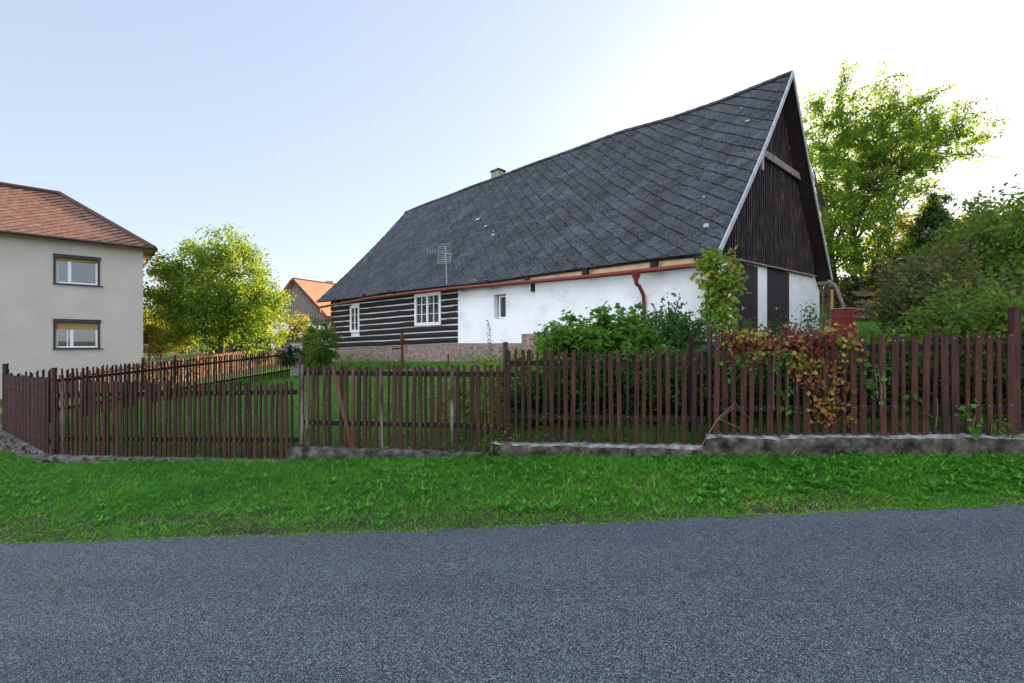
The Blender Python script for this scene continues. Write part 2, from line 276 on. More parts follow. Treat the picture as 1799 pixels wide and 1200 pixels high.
# ------------------------------------------------------------------ terrain
def interp(x, xs, ys): return float(np.interp(x, xs, ys))
FX = [-60, -11.75, -8.05, -3.49, 5.55, 7.5, 60]; FY = [34, 10.5, 8.0, 7.25, 4.99, 4.75, 4.7]
ZB = ([-60,-11.75,-8.05,-3.49,-.25,2.45,5.55,12,60], [-3,-.76,-.53,-.29,-.03,.16,.38,.6,2.2])
def yF(x): return np.interp(x, FX, FY)
def road_z(x): return .034*np.clip(x, -45, 45)
ctrl = np.array([
 (-11.75,10.5,-.52),(-8.05,8.05,-.46),(-5.8,7.7,-.36),(-3.5,7.3,-.15),(-.3,6.5,.02),(0,6.4,.16),(2.4,5.85,.3),(2.6,5.8,.4),(5.55,5.0,.56),(12,4.7,.85),(8,4.8,.7),
 (4.6,10.6,1.38),(1.04,14.2,1.08),(-2.07,17.2,.82),(-6,21.2,.68),(-9.96,24.9,.5),(-10.2,21,.0),(-10.8,15,-.32),(-6,14,.1),(-3,11,.3),(0,9.5,.62),(2.5,8.3,.85),
 (7,7.5,1.15),(9,12,1.65),(11.2,15.5,1.75),(13,15,1.95),(13.9,17,2.2),(16,20,2.8),(12,9,1.8),(18,10,2.6),(15,30,4),(30,30,6),(0,40,2.5),(-15,45,1),
 (-16.7,20.5,-.6),(-20,17,-.9),(-30,25,-1.1),(-16,33,.1),(-22,28,-.5),(60,60,10),(-60,60,-1),(0,120,5),(140,120,14),(-140,120,0),(60,5,3),(-60,34,-2.8),(0,400,14),(400,400,30),(-400,400,0),(400,0,20),(-400,0,-6)], float)
def tps_fit(c):
    n = len(c); d = np.linalg.norm(c[:,None,:2]-c[None,:,:2], axis=2); K = d   # linear kernel: smooth enough and never overshoots
    A = np.zeros((n+1, n+1)); A[:n,:n] = K-np.eye(n)*.02; A[:n,n] = 1; A[n,:n] = 1
    return np.linalg.solve(A, np.concatenate([c[:,2], [0]]))
TW = tps_fit(ctrl)
def Hg(x, y):
    x = np.asarray(x, float); y = np.asarray(y, float); sh = x.shape; q = np.stack([x.ravel(), y.ravel()], 1); out = np.zeros(len(q))
    for i in range(0, len(q), 20000):
        d = np.linalg.norm(q[i:i+20000,None,:]-ctrl[None,:,:2], axis=2); out[i:i+20000] = d@TW[:-1]+TW[-1]
    return out.reshape(sh)
def Hv(x, y):
    f = yF(x); e_ = 4.0+.03*np.clip(x, 0, 8); t = np.clip((y-e_)/np.maximum(f-e_, .05), 0, 1); z0 = road_z(x); z1 = np.interp(x, *ZB)
    return z0-.004+(z1-z0)*(t**.8)
def H(x, y):
    x = np.asarray(x, float); y = np.asarray(y, float); s = np.clip((y-yF(x)+.08)/.16, 0, 1)
    return Hv(x, y)*(1-s)+Hg(x, y)*s
def Hs(x, y): return float(H(np.array([x]), np.array([y]))[0])

def grid_mesh(name, xs, ys, zf, mat):
    X, Y = np.meshgrid(xs, ys); Z = zf(X, Y); v = np.stack([X, Y, Z], 2).reshape(-1, 3)
    nx, ny = len(xs), len(ys); i = np.arange((ny-1)*nx).reshape(ny-1, nx)[:, :-1].ravel()
    q = np.stack([i, i+1, i+nx+1, i+nx], 1)
    me = bpy.data.meshes.new(name); me.vertices.add(len(v)); me.vertices.foreach_set('co', v.astype(np.float32).ravel())
    me.loops.add(q.size); me.loops.foreach_set('vertex_index', q.astype(np.int32).ravel())
    me.polygons.add(len(q)); me.polygons.foreach_set('loop_start', np.arange(0, q.size, 4, dtype=np.int32)); me.polygons.foreach_set('loop_total', np.full(len(q), 4, dtype=np.int32))
    me.polygons.foreach_set('use_smooth', np.ones(len(q), bool)); me.materials.append(mat); me.update(calc_edges=True)
    o = bpy.data.objects.new(name, me); COL.objects.link(o); return o
def spaced(a, b, fine0, fine1, h, grow=1.25):
    c = list(np.arange(fine0, fine1, h)); s = h
    while c[-1] < b: s *= grow; c.append(c[-1]+s)
    s = h
    while c[0] > a: s *= grow; c.insert(0, c[0]-s)
    return np.array(c)
gx = spaced(-600, 600, -14, 9, .14); gy = spaced(-300, 700, 3.6, 12, .1)
def Hground(x, y):
    z = H(x, y); return np.where(y < 3.95+.03*np.clip(x, 0, 8), road_z(x)-.02, z)
tag(grid_mesh('ground', gx, gy, Hground, M['ground']), None, None, kind='structure')

# road with a ragged far edge
def edge_y(x): return 3.97+.03*np.clip(x, 0, 8)+.012*np.sin(x*1.1)+.014*np.sin(x*4.1+1)+.012*np.sin(x*11.3+2)+.012*np.sin(x*29)+.008*np.sin(x*61)
rx = np.concatenate([np.arange(-60,-8,1.0), np.arange(-8,8,.04), np.arange(8,61,1.0)]); ty = np.array([0,.3,.6,.8,.9,.96,1.0])
X = np.repeat(rx[None,:], len(ty), 0); Yr = -5+(edge_y(rx)[None,:]+5)*ty[:,None]
Zr = road_z(X)+.012; Zr[-1] -= .02
v = np.stack([X, Yr, Zr], 2).reshape(-1,3).tolist(); nx = len(rx)
mb = MB(); mb.add(v, [(j*nx+i, j*nx+i+1, (j+1)*nx+i+1, (j+1)*nx+i) for j in range(len(ty)-1) for i in range(nx-1)], 0, True)
tag(mb.build('road', M['asphalt']), None, None, kind='structure')
# hills far away
hx = np.linspace(-700, 700, 90); hy = np.linspace(330, 900, 30)
def hz(x, y):
    t = np.clip((y-330)/240, 0, 1); c = x/np.maximum(y, 1)
    return -8+(38+16*np.exp(-((c+.5)/.22)**2)+9*np.sin(x*.013)+6*np.sin(x*.031+1))*np.sin(t*math.pi/2)
tag(grid_mesh('hills', hx, hy, hz, M['hill']), None, None, kind='structure')

# ------------------------------------------------------------------ grass
rs = np.random.RandomState(3)
def vnoise(x, y, s, seed=0):
    r = np.random.RandomState(seed).rand(64, 64); x = x/s; y = y/s; xi = np.floor(x).astype(int); yi = np.floor(y).astype(int); fx = x-xi; fy = y-yi
    fx = fx*fx*(3-2*fx); fy = fy*fy*(3-2*fy); g = lambda a, b: r[a % 64, b % 64]
    return (g(xi,yi)*(1-fx)+g(xi+1,yi)*fx)*(1-fy)+(g(xi,yi+1)*(1-fx)+g(xi+1,yi+1)*fx)*fy
def blades(x, y, h, w, tint, lean=.5):
    n = len(x); z = H(x, y)-.01; a = rs.rand(n)*2*math.pi; s = np.stack([np.cos(a), np.sin(a), np.zeros(n)], 1)
    b = rs.rand(n)*2*math.pi; ln = lean*(.3+rs.rand(n)); dr = np.stack([np.cos(b)*ln, np.sin(b)*ln, np.ones(n)], 1)
    dr /= np.linalg.norm(dr, axis=1)[:,None]; p0 = np.stack([x, y, z], 1); hh = h[:,None]; ww = w[:,None]
    p1 = p0+dr*hh*.5; d2 = dr.copy(); d2[:,:2] *= 2.2; d2 /= np.linalg.norm(d2, axis=1)[:,None]; p2 = p1+d2*hh*.5
    q1 = np.stack([p0-s*ww/2, p0+s*ww/2, p1+s*ww*.42, p1-s*ww*.42], 1); q2 = np.stack([p1-s*ww*.42, p1+s*ww*.42, p2+s*ww*.06, p2-s*ww*.06], 1)
    return np.concatenate([q1, q2]), np.concatenate([tint, tint])
def verge(N):
    x = rs.uniform(-10.5, 11, N); t = rs.rand(N); ey = edge_y(x); f = yF(x)-.1
    # more blades close to the road edge line, which is nearest
    y = ey-.05+(f-ey+.05)*t**1.35
    k = (x > -1.2*y-.6); return x[k], y[k]
x, y = verge(400000)
keep = vnoise(x, y, .35, 5)*.5+vnoise(x, y, .12, 6)*.5+.28+np.clip((y-4)*.9,0,.6) > rs.rand(len(x)); x, y = x[keep], y[keep]
fr = np.clip((y-edge_y(x))/(yF(x)-edge_y(x)), 0, 1)
h = (.035+.06*np.clip(fr*1.6, 0, 1)+.07*vnoise(x, y, .5, 1)*vnoise(x, y, .17, 2)*2*np.clip(fr*3, .2, 1))*(.5+rs.rand(len(x))*.8); h += (fr > .93)*.015; dry = vnoise(x, y, .45, 31)*.6+vnoise(x, y, .15, 32)*.4; h *= np.clip((.8-dry)*5+.4, .5, 1)*rs.rand(len(x))
tint = np.clip(.0+.32*vnoise(x, y, .8, 4)+.22*vnoise(x, y, .13, 14)+.42*rs.rand(len(x))+.3*np.clip(1-fr*2.6, 0, 1)+(rs.rand(len(x)) < .04)*.5+np.clip(dry-.66, 0, 1)*1.6, 0, 1)
q, tn = blades(x, y, h, .005+.008*rs.rand(len(x)), tint, 1.1)
tag(quads('verge_grass', q, L_['grass'], attr=tn), 'rough green verge grass between the asphalt road and the picket fence', 'grass', kind='stuff')
# lawn inside the garden
N = 260000
d = 5.5+22*rs.rand(N)**1.25; x = rs.uniform(-1.15, 1.15, N)*d; y = d; k = (y > yF(x)+.08) & (x > -13); 
U = np.array([-.714,.700]); C0 = np.array([4.61,10.85])
def front_side(x, y): return (x-C0[0])*(-.7)+(y-C0[1])*(-.714)      # >0 : on the street side of the front wall
k &= (front_side(x, y) > .1) | (x > 5+.0*y); x, y = x[k], y[k]
tint = np.clip(.25+.35*vnoise(x, y, 1.2, 8)+.4*rs.rand(len(x)), 0, .93)
q, tn = blades(x, y, (.035+.03*rs.rand(len(x)))*(1+.03*y), .005+.0006*y, tint, .6)
tag(quads('lawn_grass', q, L_['grass'], attr=tn), 'short mown lawn in the garden behind the picket fence', 'lawn', kind='stuff')

# ------------------------------------------------------------------ leaves
def unit(n):
    v = rs.normal(size=(n,3)); return v/np.linalg.norm(v, axis=1)[:,None]
def leaf_quads(c, size, aspect=.6, droop=.2, flat=.0, fold=.15):
    n = len(c); d = unit(n); d[:,2] = d[:,2]*(1-flat)-droop; d /= np.linalg.norm(d, axis=1)[:,None]
    r = unit(n); r[:,2] += flat*3; w = np.cross(d, r); w /= np.linalg.norm(w, axis=1)[:,None]+1e-9; nn = np.cross(w, d)
    L = (size*(.6+.8*rs.rand(n)))[:,None]; W = L*aspect*.5
    return np.stack([c, c+d*L*.45+w*W+nn*L*fold, c+d*L, c+d*L*.45-w*W+nn*L*fold], 1)
def clump_leaves(centres, radii, n_each, size, spray=None, **kw):
    """leaves filling clumps; spray (n,3) axis vectors stretch a clump into a leafy twig"""
    cs = np.repeat(centres, n_each, 0); m = len(cs); o = rs.normal(size=(m,3))*.48; l = np.linalg.norm(o, axis=1); o *= (np.minimum(l, 1.25)/np.maximum(l, 1e-6))[:,None]
    o *= np.repeat(radii, n_each, 0)
    if spray is not None: cs = cs+np.repeat(spray, n_each, 0)*(rs.rand(m)[:,None]**.8)
    ct = np.repeat(rs.rand(len(centres)), n_each)
    return leaf_quads(cs+o, size*np.ones(m), **kw), np.clip(.35*ct+.65*rs.rand(m), 0, 1)
def in_ellipsoids(ells, n, shell=.35):
    vol = np.array([e[1][0]*e[1][1]*e[1][2] for e in ells]); pick = rs.choice(len(ells), n, p=vol/vol.sum())
    u = unit(n)*(shell+(1-shell)*rs.rand(n)**.5)[:,None]
    c = np.array([tuple(e[0]) for e in ells])[pick]; r = np.array([e[1] for e in ells])[pick]; return c+u*r, u
def curve(p, q, bend, n=6):
    p, q = Vector(p), Vector(q); b = Vector(bend); return [p.lerp(q, i/(n-1))+b*math.sin(math.pi*i/(n-1)) for i in range(n)]
def tree(name, label, cat, base, ells, mat, nclump, nleaf, size, crad=.4, trunk_r=.14, trunk_top=None, limbs=14, bark='bark', spray_len=0, group=None, stem_name='trunk', crown_name='crown', up=.3, trunks=None, shell=.35, **kw):
    base = Vector(base); t = thing(name, label, cat, base, group)
    c, u = in_ellipsoids(ells, nclump, shell)
    sp = None
    if spray_len:
        sp = u*spray_len*(.4+.8*rs.rand(nclump)[:,None]); sp[:,2] += spray_len*up*rs.rand(nclump)
    rad = crad*(.6+.8*rs.rand(nclump))[:,None]*np.array([1,1,.75])
    q, tn = clump_leaves(c, rad, nleaf, size, sp, **kw)
    quads(crown_name, q, mat, t, tn)
    mb = MB(); top = Vector(trunk_top) if trunk_top is not None else Vector(ells[0][0])
    for (b, tp, r0) in (trunks or [(base, top, trunk_r)]):
        b, tp = Vector(b), Vector(tp)
        mb.tube(curve(b-Vector((0,0,.15)), tp, (r0*.8, 0, 0), 8), [r0*1.35]+[r0*(1-.1*i) for i in range(7)], 9)
        idx = rs.permutation(nclump)[:limbs]
        for i in idx:
            f = .3+.65*rnd.random(); s = b.lerp(tp, f); e = Vector(c[i])
            if (e-s).length < .1: continue
            r1 = r0*.42*(1.1-f*.5)
            mb.tube(curve(s, e, (0, 0, .12*(e-s).length*(rnd.random()-.2)), 6), [r1, r1*.8, r1*.62, r1*.45, r1*.3, r1*.12], 6)
    if spray_len:
        for i in rs.permutation(nclump)[:min(nclump, 160)]:
            e = Vector(c[i]); mb.tube([e-Vector(sp[i])*.5, e+Vector(sp[i])*.5, e+Vector(sp[i])], [.014,.009,.004], 4)
    mb.build(stem_name, M[bark], t); return t

# ------------------------------------------------------------------ timbered cottage
u = Vector((-.714, .700, 0)); nf = Vector((-.700, -.714, 0)); v_ = Vector((.752, .659, 0)); ng = Vector((.659, -.752, 0))
c0 = Vector((4.61, 10.85, 0))
def Wf(t, z, o=0): return Vector((c0.x, c0.y, 0))+u*t+nf*o+UP*z
def Wg(s, z, o=0): return Vector((c0.x, c0.y, 0))+v_*s+ng*o+UP*z
def line_px(px, o, d):                              # parameter along a wall line where pixel column px meets it
    k = (px-CX)/F; return (k*o.y-o.x)/(d.x-k*d.y)
def tF(px, o=0): return line_px(px, c0+nf*o, u)
def sG(px, o=0): return line_px(px, c0+ng*o, v_)
def zF(px, py, o=0): return CZ-(py-CY)/F*Wf(tF(px,o),0,o).y
def zG(px, py, o=0): return CZ-(py-CY)/F*Wg(sG(px,o),0,o).y

house = thing('timber_cottage', 'long old cottage with a steep slate-grey roof, black log and white walls', 'house', (0, 17, 1.0))
EA, EB = P(1262,444,10.3), P(556,531,25.7)          # eave ends
RA, RB = P(1393,126,13.5), P(713,373,28.1)          # ridge ends
BA = P(1462,492,16.2); BB = BA+(EB-EA)+(RB-RA)*0+Vector((.3,.2,.1))
def roof_pt(lo, hi, a, b, sag=.13, lift=0, nrm=None):
    p = lo[0].lerp(lo[1], a).lerp(hi[0].lerp(hi[1], a), b)
    n = nrm; return p+n*(lift-sag*math.sin(math.pi*b)+.015*math.sin(a*9)*b+.012*math.sin(a*31+b*5))+UP*(b*float(np.interp(a, [0,.035,.1,.18,.27,.4,.55,.75,1], [0,-.05,-.14,-.09,.05,.09,.1,.06,0]))+(1-b)*.03*math.sin(a*13))
def roof_slope(lo, hi, mb, tints, seed):
    rr = random.Random(seed); Lx = (lo[1]-lo[0]).length; Ly = ((hi[0]-lo[0]).length+(hi[1]-lo[1]).length)/2
    n = (lo[1]-lo[0]).cross(hi[0]-lo[0]).normalized(); n = n if n.z > 0 else -n
    D = .54; hx_, hy_ = .27, .225
    def S(x, y, l): return roof_pt(lo, hi, x/Lx, y/Ly, .13, l, n)
    j = -1; y = -.1
    while y < Ly+hy_:
        i = 0; x = (hx_ if j % 2 else 0)-.0
        while x < Lx+hx_:
            cx, cy = x+rr.uniform(-.006,.006), y+rr.uniform(-.006,.006); a = rr.uniform(-.02,.02); g = .985
            nk = rr.uniform(.02,.055); gp_ = max(0, rr.gauss(.011,.012)+.012*x/Lx)
            pts = [(nk*.6,-hy_+nk*.5),(hx_-nk*.6,-nk*.5),(hx_,nk*.6),(nk*.3,hy_),(-nk*.3,hy_),(-hx_,nk*.6),(-hx_+.01,-nk*.2),(-nk*.6,-hy_+.0)]
            tilt = rr.uniform(.010,.024); chip = rr.random() < .08; top = []
            for q_, (dx, dy) in enumerate(pts):
                dx *= .985; dy *= .985
                if q_ in (0,1,2): dx -= gp_*.64; dy += gp_*.77       # ragged gap along the lower left edge
                if chip and q_ == 0: dx += .05; dy += .06
                X_ = min(max(cx+dx-dy*a, 0), Lx); Y_ = min(max(cy+dy+dx*a, 0), Ly)
                top.append(S(X_, Y_, .02+tilt*(dx/hx_*.8-dy/hy_)*.8+rr.uniform(-.002,.002)))
            if max((p-top[0]).length for p in top) > .08:
                bot = [p-n*.012 for p in top]; m_ = len(top); k0 = len(mb.v)
                mb.add(top+bot, [tuple(range(m_))]+[((q_+1) % m_, q_, q_+m_, (q_+1) % m_+m_) for q_ in range(m_)], 0)
                tv = min(1, max(0, rr.gauss(.5,.26))); tints += [tv]*(m_+1)
            x += D
        y += hy_; j += 1
    return S, n, Lx, Ly
rm = MB(); tints = []
SF, nF, LxF, LyF = roof_slope((EA,EB),(RA,RB), rm, tints, 1)
SB, nB, LxB, LyB = roof_slope((BA,BB),(RA,RB), rm, tints, 2)
# ridge capping
rc = []; 
for i in range(52):
    a = i/52; b = (i+1.06)/52; p = SF(a*LxF, LyF, .03); q = SF(min(b,1)*LxF, LyF, .045)
    for side, nn, S_, Lx_ in ((0, nF, SF, LxF),):
        k = len(rm.f); rm.beam(p+Vector((0,0,-.03))+nf*.03, q+Vector((0,0,-.03))+nf*.03, .02, .16, up=(RA-EA).normalized()); tints += [rnd.random()]*(len(rm.f)-k)
roof = rm.build('roof', M['slate'], house)
att = roof.data.attributes.new('tint', 'FLOAT', 'FACE'); att.data.foreach_set('value', np.array(tints, np.float32))
# deck under tiles
dk = MB()
for (S_, n_, Lx_, Ly_) in ((SF,nF,LxF,LyF),(SB,nB,LxB,LyB)):
    NA, NB_ = 24, 10
    for lay, off in ((0,.0),(1,-.05)):
        vs = [S_(i/NA*Lx_, j/NB_*Ly_, off) for j in range(NB_+1) for i in range(NA+1)]
        dk.add(vs, [(j*(NA+1)+i, j*(NA+1)+i+1, (j+1)*(NA+1)+i+1, (j+1)*(NA+1)+i) for j in range(NB_) for i in range(NA)])
    for e0, e1 in (((0,0),(1,0)),((1,0),(1,1)),((0,0),(0,1))):
        for k in range(12):
            a0 = (lerp(e0[0],e1[0],k/12)*Lx_, lerp(e0[1],e1[1],k/12)*Ly_); a1 = (lerp(e0[0],e1[0],(k+1)/12)*Lx_, lerp(e0[1],e1[1],(k+1)/12)*Ly_)
            dk.add([S_(*a0,0), S_(*a1,0), S_(*a1,-.05), S_(*a0,-.05)], [(0,1,2,3)])
dk.build('roof_deck', M['soffit'], house)
# barge boards on the two rakes
for (S_, Ly_) in ((SF, LyF), (SB, LyB)):
    b = MB(); N_ = 12
    for k in range(N_):
        p0, p1 = S_(0, k/N_*Ly_, 0), S_(0, (k+1)/N_*Ly_, 0); o_ = (-u)*.03; n_ = nF if S_ is SF else nB
        c = [p0-n_*.08, p0-n_*.08+o_, p1-n_*.08+o_, p1-n_*.08, p0+n_*.05, p0+n_*.05+o_, p1+n_*.05+o_, p1+n_*.05]
        b.hexa(c)
    b.build('bargeboard', M['barge'], house)
# small pale repair tiles and a round vent
for px, py, w, h in ((838,383,.28,.1),(852,395,.16,.08),(865,410,.13,.09),(866,404,.07,.05),(1241,397,.0,0),(1313,210,.12,.05),(1236,343,.05,.05)):
    # intersect pixel ray with slope
    d_ = Vector(((px-CX)/F, 1, -(py-CY)/F)); o_ = Vector((0,0,CZ)); k = (EA-o_).dot(nF)/d_.dot(nF); p = o_+d_*k; 
    ex = (EB-EA).normalized(); ey = nF.cross(ex); ey = ey if ey.z > 0 else -ey
    # follow sag
    b_ = (p-EA).dot(ey)/LyF; p = p+nF*(-.13*math.sin(math.pi*min(max(b_,0),1))+.05)
    b = MB()
    if w == 0: b.lathe(p, [(.0,.02),(.025,.025),(.03,.05),(.06,.05),(.065,-.04)], 16)
    else: b.obox(p-ex*w/2-ey*h/2, ex*w, ey*h, nF*.012)
    build_sub(b, 'vent' if w == 0 else 'repair_tile', M['slate_pale'], roof)
# chimney
cp = SF(.0,LyF,0); tc = .78
dch = 13.5+(28.1-13.5)*((lambda k: k)(0))
kk = line_px(866, Vector((RA.x,RA.y,0)), (RB-RA).normalized()); pch = Vector((RA.x,RA.y,0))+(RB-RA).normalized()*kk
pch = pch+v_*.35; zc = CZ-(303-CY)/F*pch.y
ch = MB(); ch.box((pch.x,pch.y,zc-1.6), .55, .45, 1.6, math.atan2(u.y,u.x)); chim = ch.build('chimney', M['brick'], house)
ch = MB(); ch.box((pch.x,pch.y,zc), .62, .52, .09, math.atan2(u.y,u.x)); build_sub(ch, 'chimney_cap', M['concrete'], chim)

# ---- walls
eave_z = lambda t: lerp(EA.z, EB.z, min(max((t+.45)/22, 0), 1))+.12
def wall_cols(mb, Wfn, cuts, zlo, zhi, holes, thick, o=0, sign=1, mi=0):
    """cuts: positions; holes (t0,t1,z0,z1)"""
    cs = sorted(set(cuts+[h[0] for h in holes]+[h[1] for h in holes]))
    for a, b in zip(cs[:-1], cs[1:]):
        mid = (a+b)/2; hs = sorted([h for h in holes if h[0] < mid < h[1]], key=lambda h: h[2])
        lo_a, lo_b = zlo(a+1e-6), zlo(b-1e-6)
        for h in hs+[None]:
            ha, hb = (zhi(a), zhi(b)) if h is None else (h[2], h[2])
            if ha > lo_a:
                q0 = [Wfn(a,lo_a,o), Wfn(b,lo_b,o), Wfn(b,lo_b,o-thick), Wfn(a,lo_a,o-thick)]; q1 = [Wfn(a,ha,o), Wfn(b,hb,o), Wfn(b,hb,o-thick), Wfn(a,ha,o-thick)]
                if (q0[1]-q0[0]).cross(q0[3]-q0[0]).z < 0: q0 = [q0[0],q0[3],q0[2],q0[1]]; q1 = [q1[0],q1[3],q1[2],q1[1]]
                mb.hexa(q0+q1, mi)
            if h is not None: lo_a = lo_b = h[3]
tL, tW, tE = tF(805), tF(942), tF(583)
zlog0, zlog1 = zF(805,603), zF(583,612)
zb_log = lambda t: lerp(zlog0, zlog1, (t-tL)/(tE-tL))
zb_white = lambda t: zF(942,603) if t > tW else zF(1078,584)
w3 = (tF(889), tF(868), zF(880,560), zF(880,517))
zb_w2 = lambda t: lerp(zF(942,603), zlog0, (t-tW)/(tL-tW))
mb = MB(); wall_cols(mb, Wf, [tW, tL], zb_w2, eave_z, [w3], .45)
wall_cols(mb, Wf, [.0, tW], lambda t: zF(1078,584), eave_z, [], .45, o=.04)
mb.build('white_wall', M['plaster'], house)
# plinth
mb = MB()
wall_cols(mb, Wf, [.02,3,6,tW], lambda t: .3, lambda t: zF(1078,584), [], .5, o=.015)
wall_cols(mb, Wf, [tW,8,tL,14,17,tE], lambda t: .0, lambda t: (zb_w2(t) if t <= tL else zb_log(t)), [], .5, o=-.012)
mb.build('plinth', M['roughcast'], house)
# logs
w2 = (tF(777), tF(731), zF(754,572), zF(754,515)); w1 = (tF(633.5), tF(617.5), zF(625,584), zF(625,537))
NL = 9; mb = MB(); ck = MB()
def zrow(t, k): return lerp(zb_log(t), eave_z(t)-.1, k/NL)
def segs(t0, t1, z, holes):
    out = [(t0, t1)]
    for h in holes:
        if h[2]-.02 < z < h[3]+.02:
            out = [s for (a, b) in out for s in ((a, min(b, h[0])), (max(a, h[1]), b)) if s[1]-s[0] > .01]
    return out
for k in range(NL):
    zc_ = zrow((tL+tE)/2, k+.5)
    for (a, b) in segs(tL, tE, zrow((tL+tE)/2, k+.5), (w1, w2)):
        n_ = 8; prof = [(-.28, 0), (.03, 0.03), (.045, .25), (.05, .5), (.045, .75), (.03, .96), (-.28, 1)]
        wob = [rnd.uniform(-.012,.012) for _ in range(n_+1)]; vs = []
        for i in range(n_+1):
            t = lerp(a, b, i/n_); z0, z1 = zrow(t, k)+.022, zrow(t, k+1)-.018+wob[i]*.5
            for (o_, f_) in prof: vs.append(Wf(t, lerp(z0, z1, f_)+wob[i]*.6, o_+wob[i]*.4))
        m_ = len(prof); mb.add(vs, [(i*m_+j, i*m_+j+1, (i+1)*m_+j+1, (i+1)*m_+j) for i in range(n_) for j in range(m_-1)]+[tuple(range(m_)), tuple(range((n_+1)*m_-1, n_*m_-1, -1))], 0, False)
for (a, b) in ((tL, w2[0]), (w2[1], w1[0]), (w1[1], tE)): wall_cols(ck, Wf, [a, b], zb_log, lambda t: eave_z(t)-.02, [], .3, o=.0)
for h in (w1, w2):
    wall_cols(ck, Wf, [h[0], h[1]], zb_log, lambda t: eave_z(t)-.02, [h], .3, o=.0)
lw = mb.build('log_wall', M['log'], house); build_sub(ck, 'chinking', M['chink'], lw)
# end and back walls
mb = MB(); sE = sG(1440)
q0, q1 = Wf(tE,0,0), Wf(tE,0,0)+v_*(sE+.0)
mb.hexa([q0+UP*.1, q1+UP*.1, q1-u*.3+UP*.1, q0-u*.3+UP*.1, q0+UP*3.9, q1+UP*3.9, q1-u*.3+UP*3.9, q0-u*.3+UP*3.9])
r0 = Wg(sE,0,-.5); r1 = q1
mb.obox(r0+UP*.8, (r1-r0), -v_*.3, UP*3.1); mb.build('back_wall', M['plaster'], house)
# far gable triangle
mb = MB(); ap = SF(LxF-.3, LyF, -.2); mb.prism([q0-u*.05+UP*3.8, q1-u*.05+UP*3.8, ap], -u*.1); mb.build('rear_gable', M['board'], house)

# ---- gable end towards the road
zb0, zb1 = zG(1290,456), zG(1438,487); s290, s438 = sG(1290), sG(1438)
zboard = lambda s: lerp(zb0, zb1, (s-s290)/(s438-s290))
d1 = (sG(1286), sG(1332), 1.45, zG(1332,470)); d2 = (sG(1348), sG(1387), 1.55, zG(1387,480))
mb = MB(); wall_cols(mb, Wg, [0.0, sE-.6, sE], lambda s: 1.6 if s < 100 else 0, lambda s: zboard(s)+.02-(max(0, s-(sE-.6))*.9 if s > sE-.61 else 0), [(d1[0],d1[1],1.0,d1[3]), (d2[0],d2[1],1.0,d2[3])], .42, o=0)
mb.build('gable_wall', M['plaster'], house)
for (a_, b_, zz_, oo_) in ((0,d1[0],1.6,-.01),(d1[1],d2[0],1.78,.02),(d2[1],sE,1.6,-.01)):
    mb = MB(); wall_cols(mb, Wg, [a_,b_], lambda s: .6, lambda s: zz_, [], .4, o=oo_); mb.build('gable_plinth', M['concrete_top'], house)
for (a, b, z0, z1) in (d1, d2):
    mb = MB(); n_ = 6
    for i in range(n_):
        s0, s1 = lerp(a, b, i/n_)+.004, lerp(a, b, (i+1)/n_)-.004; top = z1+ (lerp(.1, 0, (i+.5)/n_))
        mb.obox(Wg(s0, z0, -.0), v_*(s1-s0), -ng*.04, UP*(top-z0))
    dd = mb.build('door', M['door'], house)
    mb = MB(); mb.obox(Wg(a, z0, -.05), v_*(b-a), -ng*.02, UP*(z1-z0)); build_sub(mb, 'door_backing', M['board'], dd)
    mb = MB(); hb = Wg(lerp(a,b,.38), z0+1.0, .0); mb.box(hb, .03, .04, .09, 0); mb.tube([hb+ng*.01+UP*.05, hb+ng*.05+UP*.05, hb+ng*.05+UP*.05+v_*.1], .009, 6); build_sub(mb, 'handle', M['steel'], dd)
# boarded gable
rake_f = lambda y: SF(.5, y, -.1); 
GA = SF(.5, LyF, -.12); 
def to_gable(p):                                    # parameter s of a point projected onto gable plane
    return (Vector((p.x,p.y,0))-c0).dot(v_)
apex_s, apex_z = to_gable(GA), GA.z
fl = SF(.5, .25, -.12); bl = SB(.5, .5, -.12); sl, zl = to_gable(fl), fl.z; sr, zr_ = to_gable(bl), bl.z
def gable_top(s):
    # follow the sagging slopes
    for S_, Ly_ in ((SF, LyF), (SB, LyB)):
        pts = [(to_gable(S_(.5, Ly_*k/16, -.12)), S_(.5, Ly_*k/16, -.12).z) for k in range(17)]; pts.sort()
        if pts[0][0] <= s <= pts[-1][0]: return float(np.interp(s, [p[0] for p in pts], [p[1] for p in pts]))
    return zl
mb = MB(); s = sl+.06; cols = []
while s < sr-.05: cols.append(s); s += .149
for a, b in zip(cols[:-1], cols[1:]):
    za, zb_ = zboard(a), zboard(b); ta, tb = gable_top(a), gable_top(b)
    if min(ta-za, tb-zb_) < .02: continue
    o_ = .06+rnd.uniform(-.003,.003)
    mb.hexa([Wg(a,za,.0), Wg(a,za,o_), Wg(b,zb_,o_), Wg(b,zb_,.0), Wg(a,ta,.0), Wg(a,ta,o_), Wg(b,tb,o_), Wg(b,tb,.0)])
gc = mb.build('gable_cladding', M['board'], house)
mb = MB()
for a in cols[1:-1]:
    za, ta = zboard(a)-.01, gable_top(a)-.02
    if ta-za < .1: continue
    w_ = rnd.uniform(.035,.05); mb.obox(Wg(a-w_/2, za, .062), v_*w_, ng*rnd.uniform(.022,.032), UP*(ta-za))
build_sub(mb, 'batten', M['batten'], gc)
mb = MB(); mb.hexa([Wg(0.1,zboard(0.1)-.03,.05), Wg(.1,zboard(.1)-.03,.12), Wg(sr-.1,zboard(sr-.1)-.03,.12), Wg(sr-.1,zboard(sr-.1)-.03,.05), Wg(.1,zboard(.1)+.01,.05), Wg(.1,zboard(.1)+.01,.11), Wg(sr-.1,zboard(sr-.1)+.01,.11), Wg(sr-.1,zboard(sr-.1)+.01,.05)])
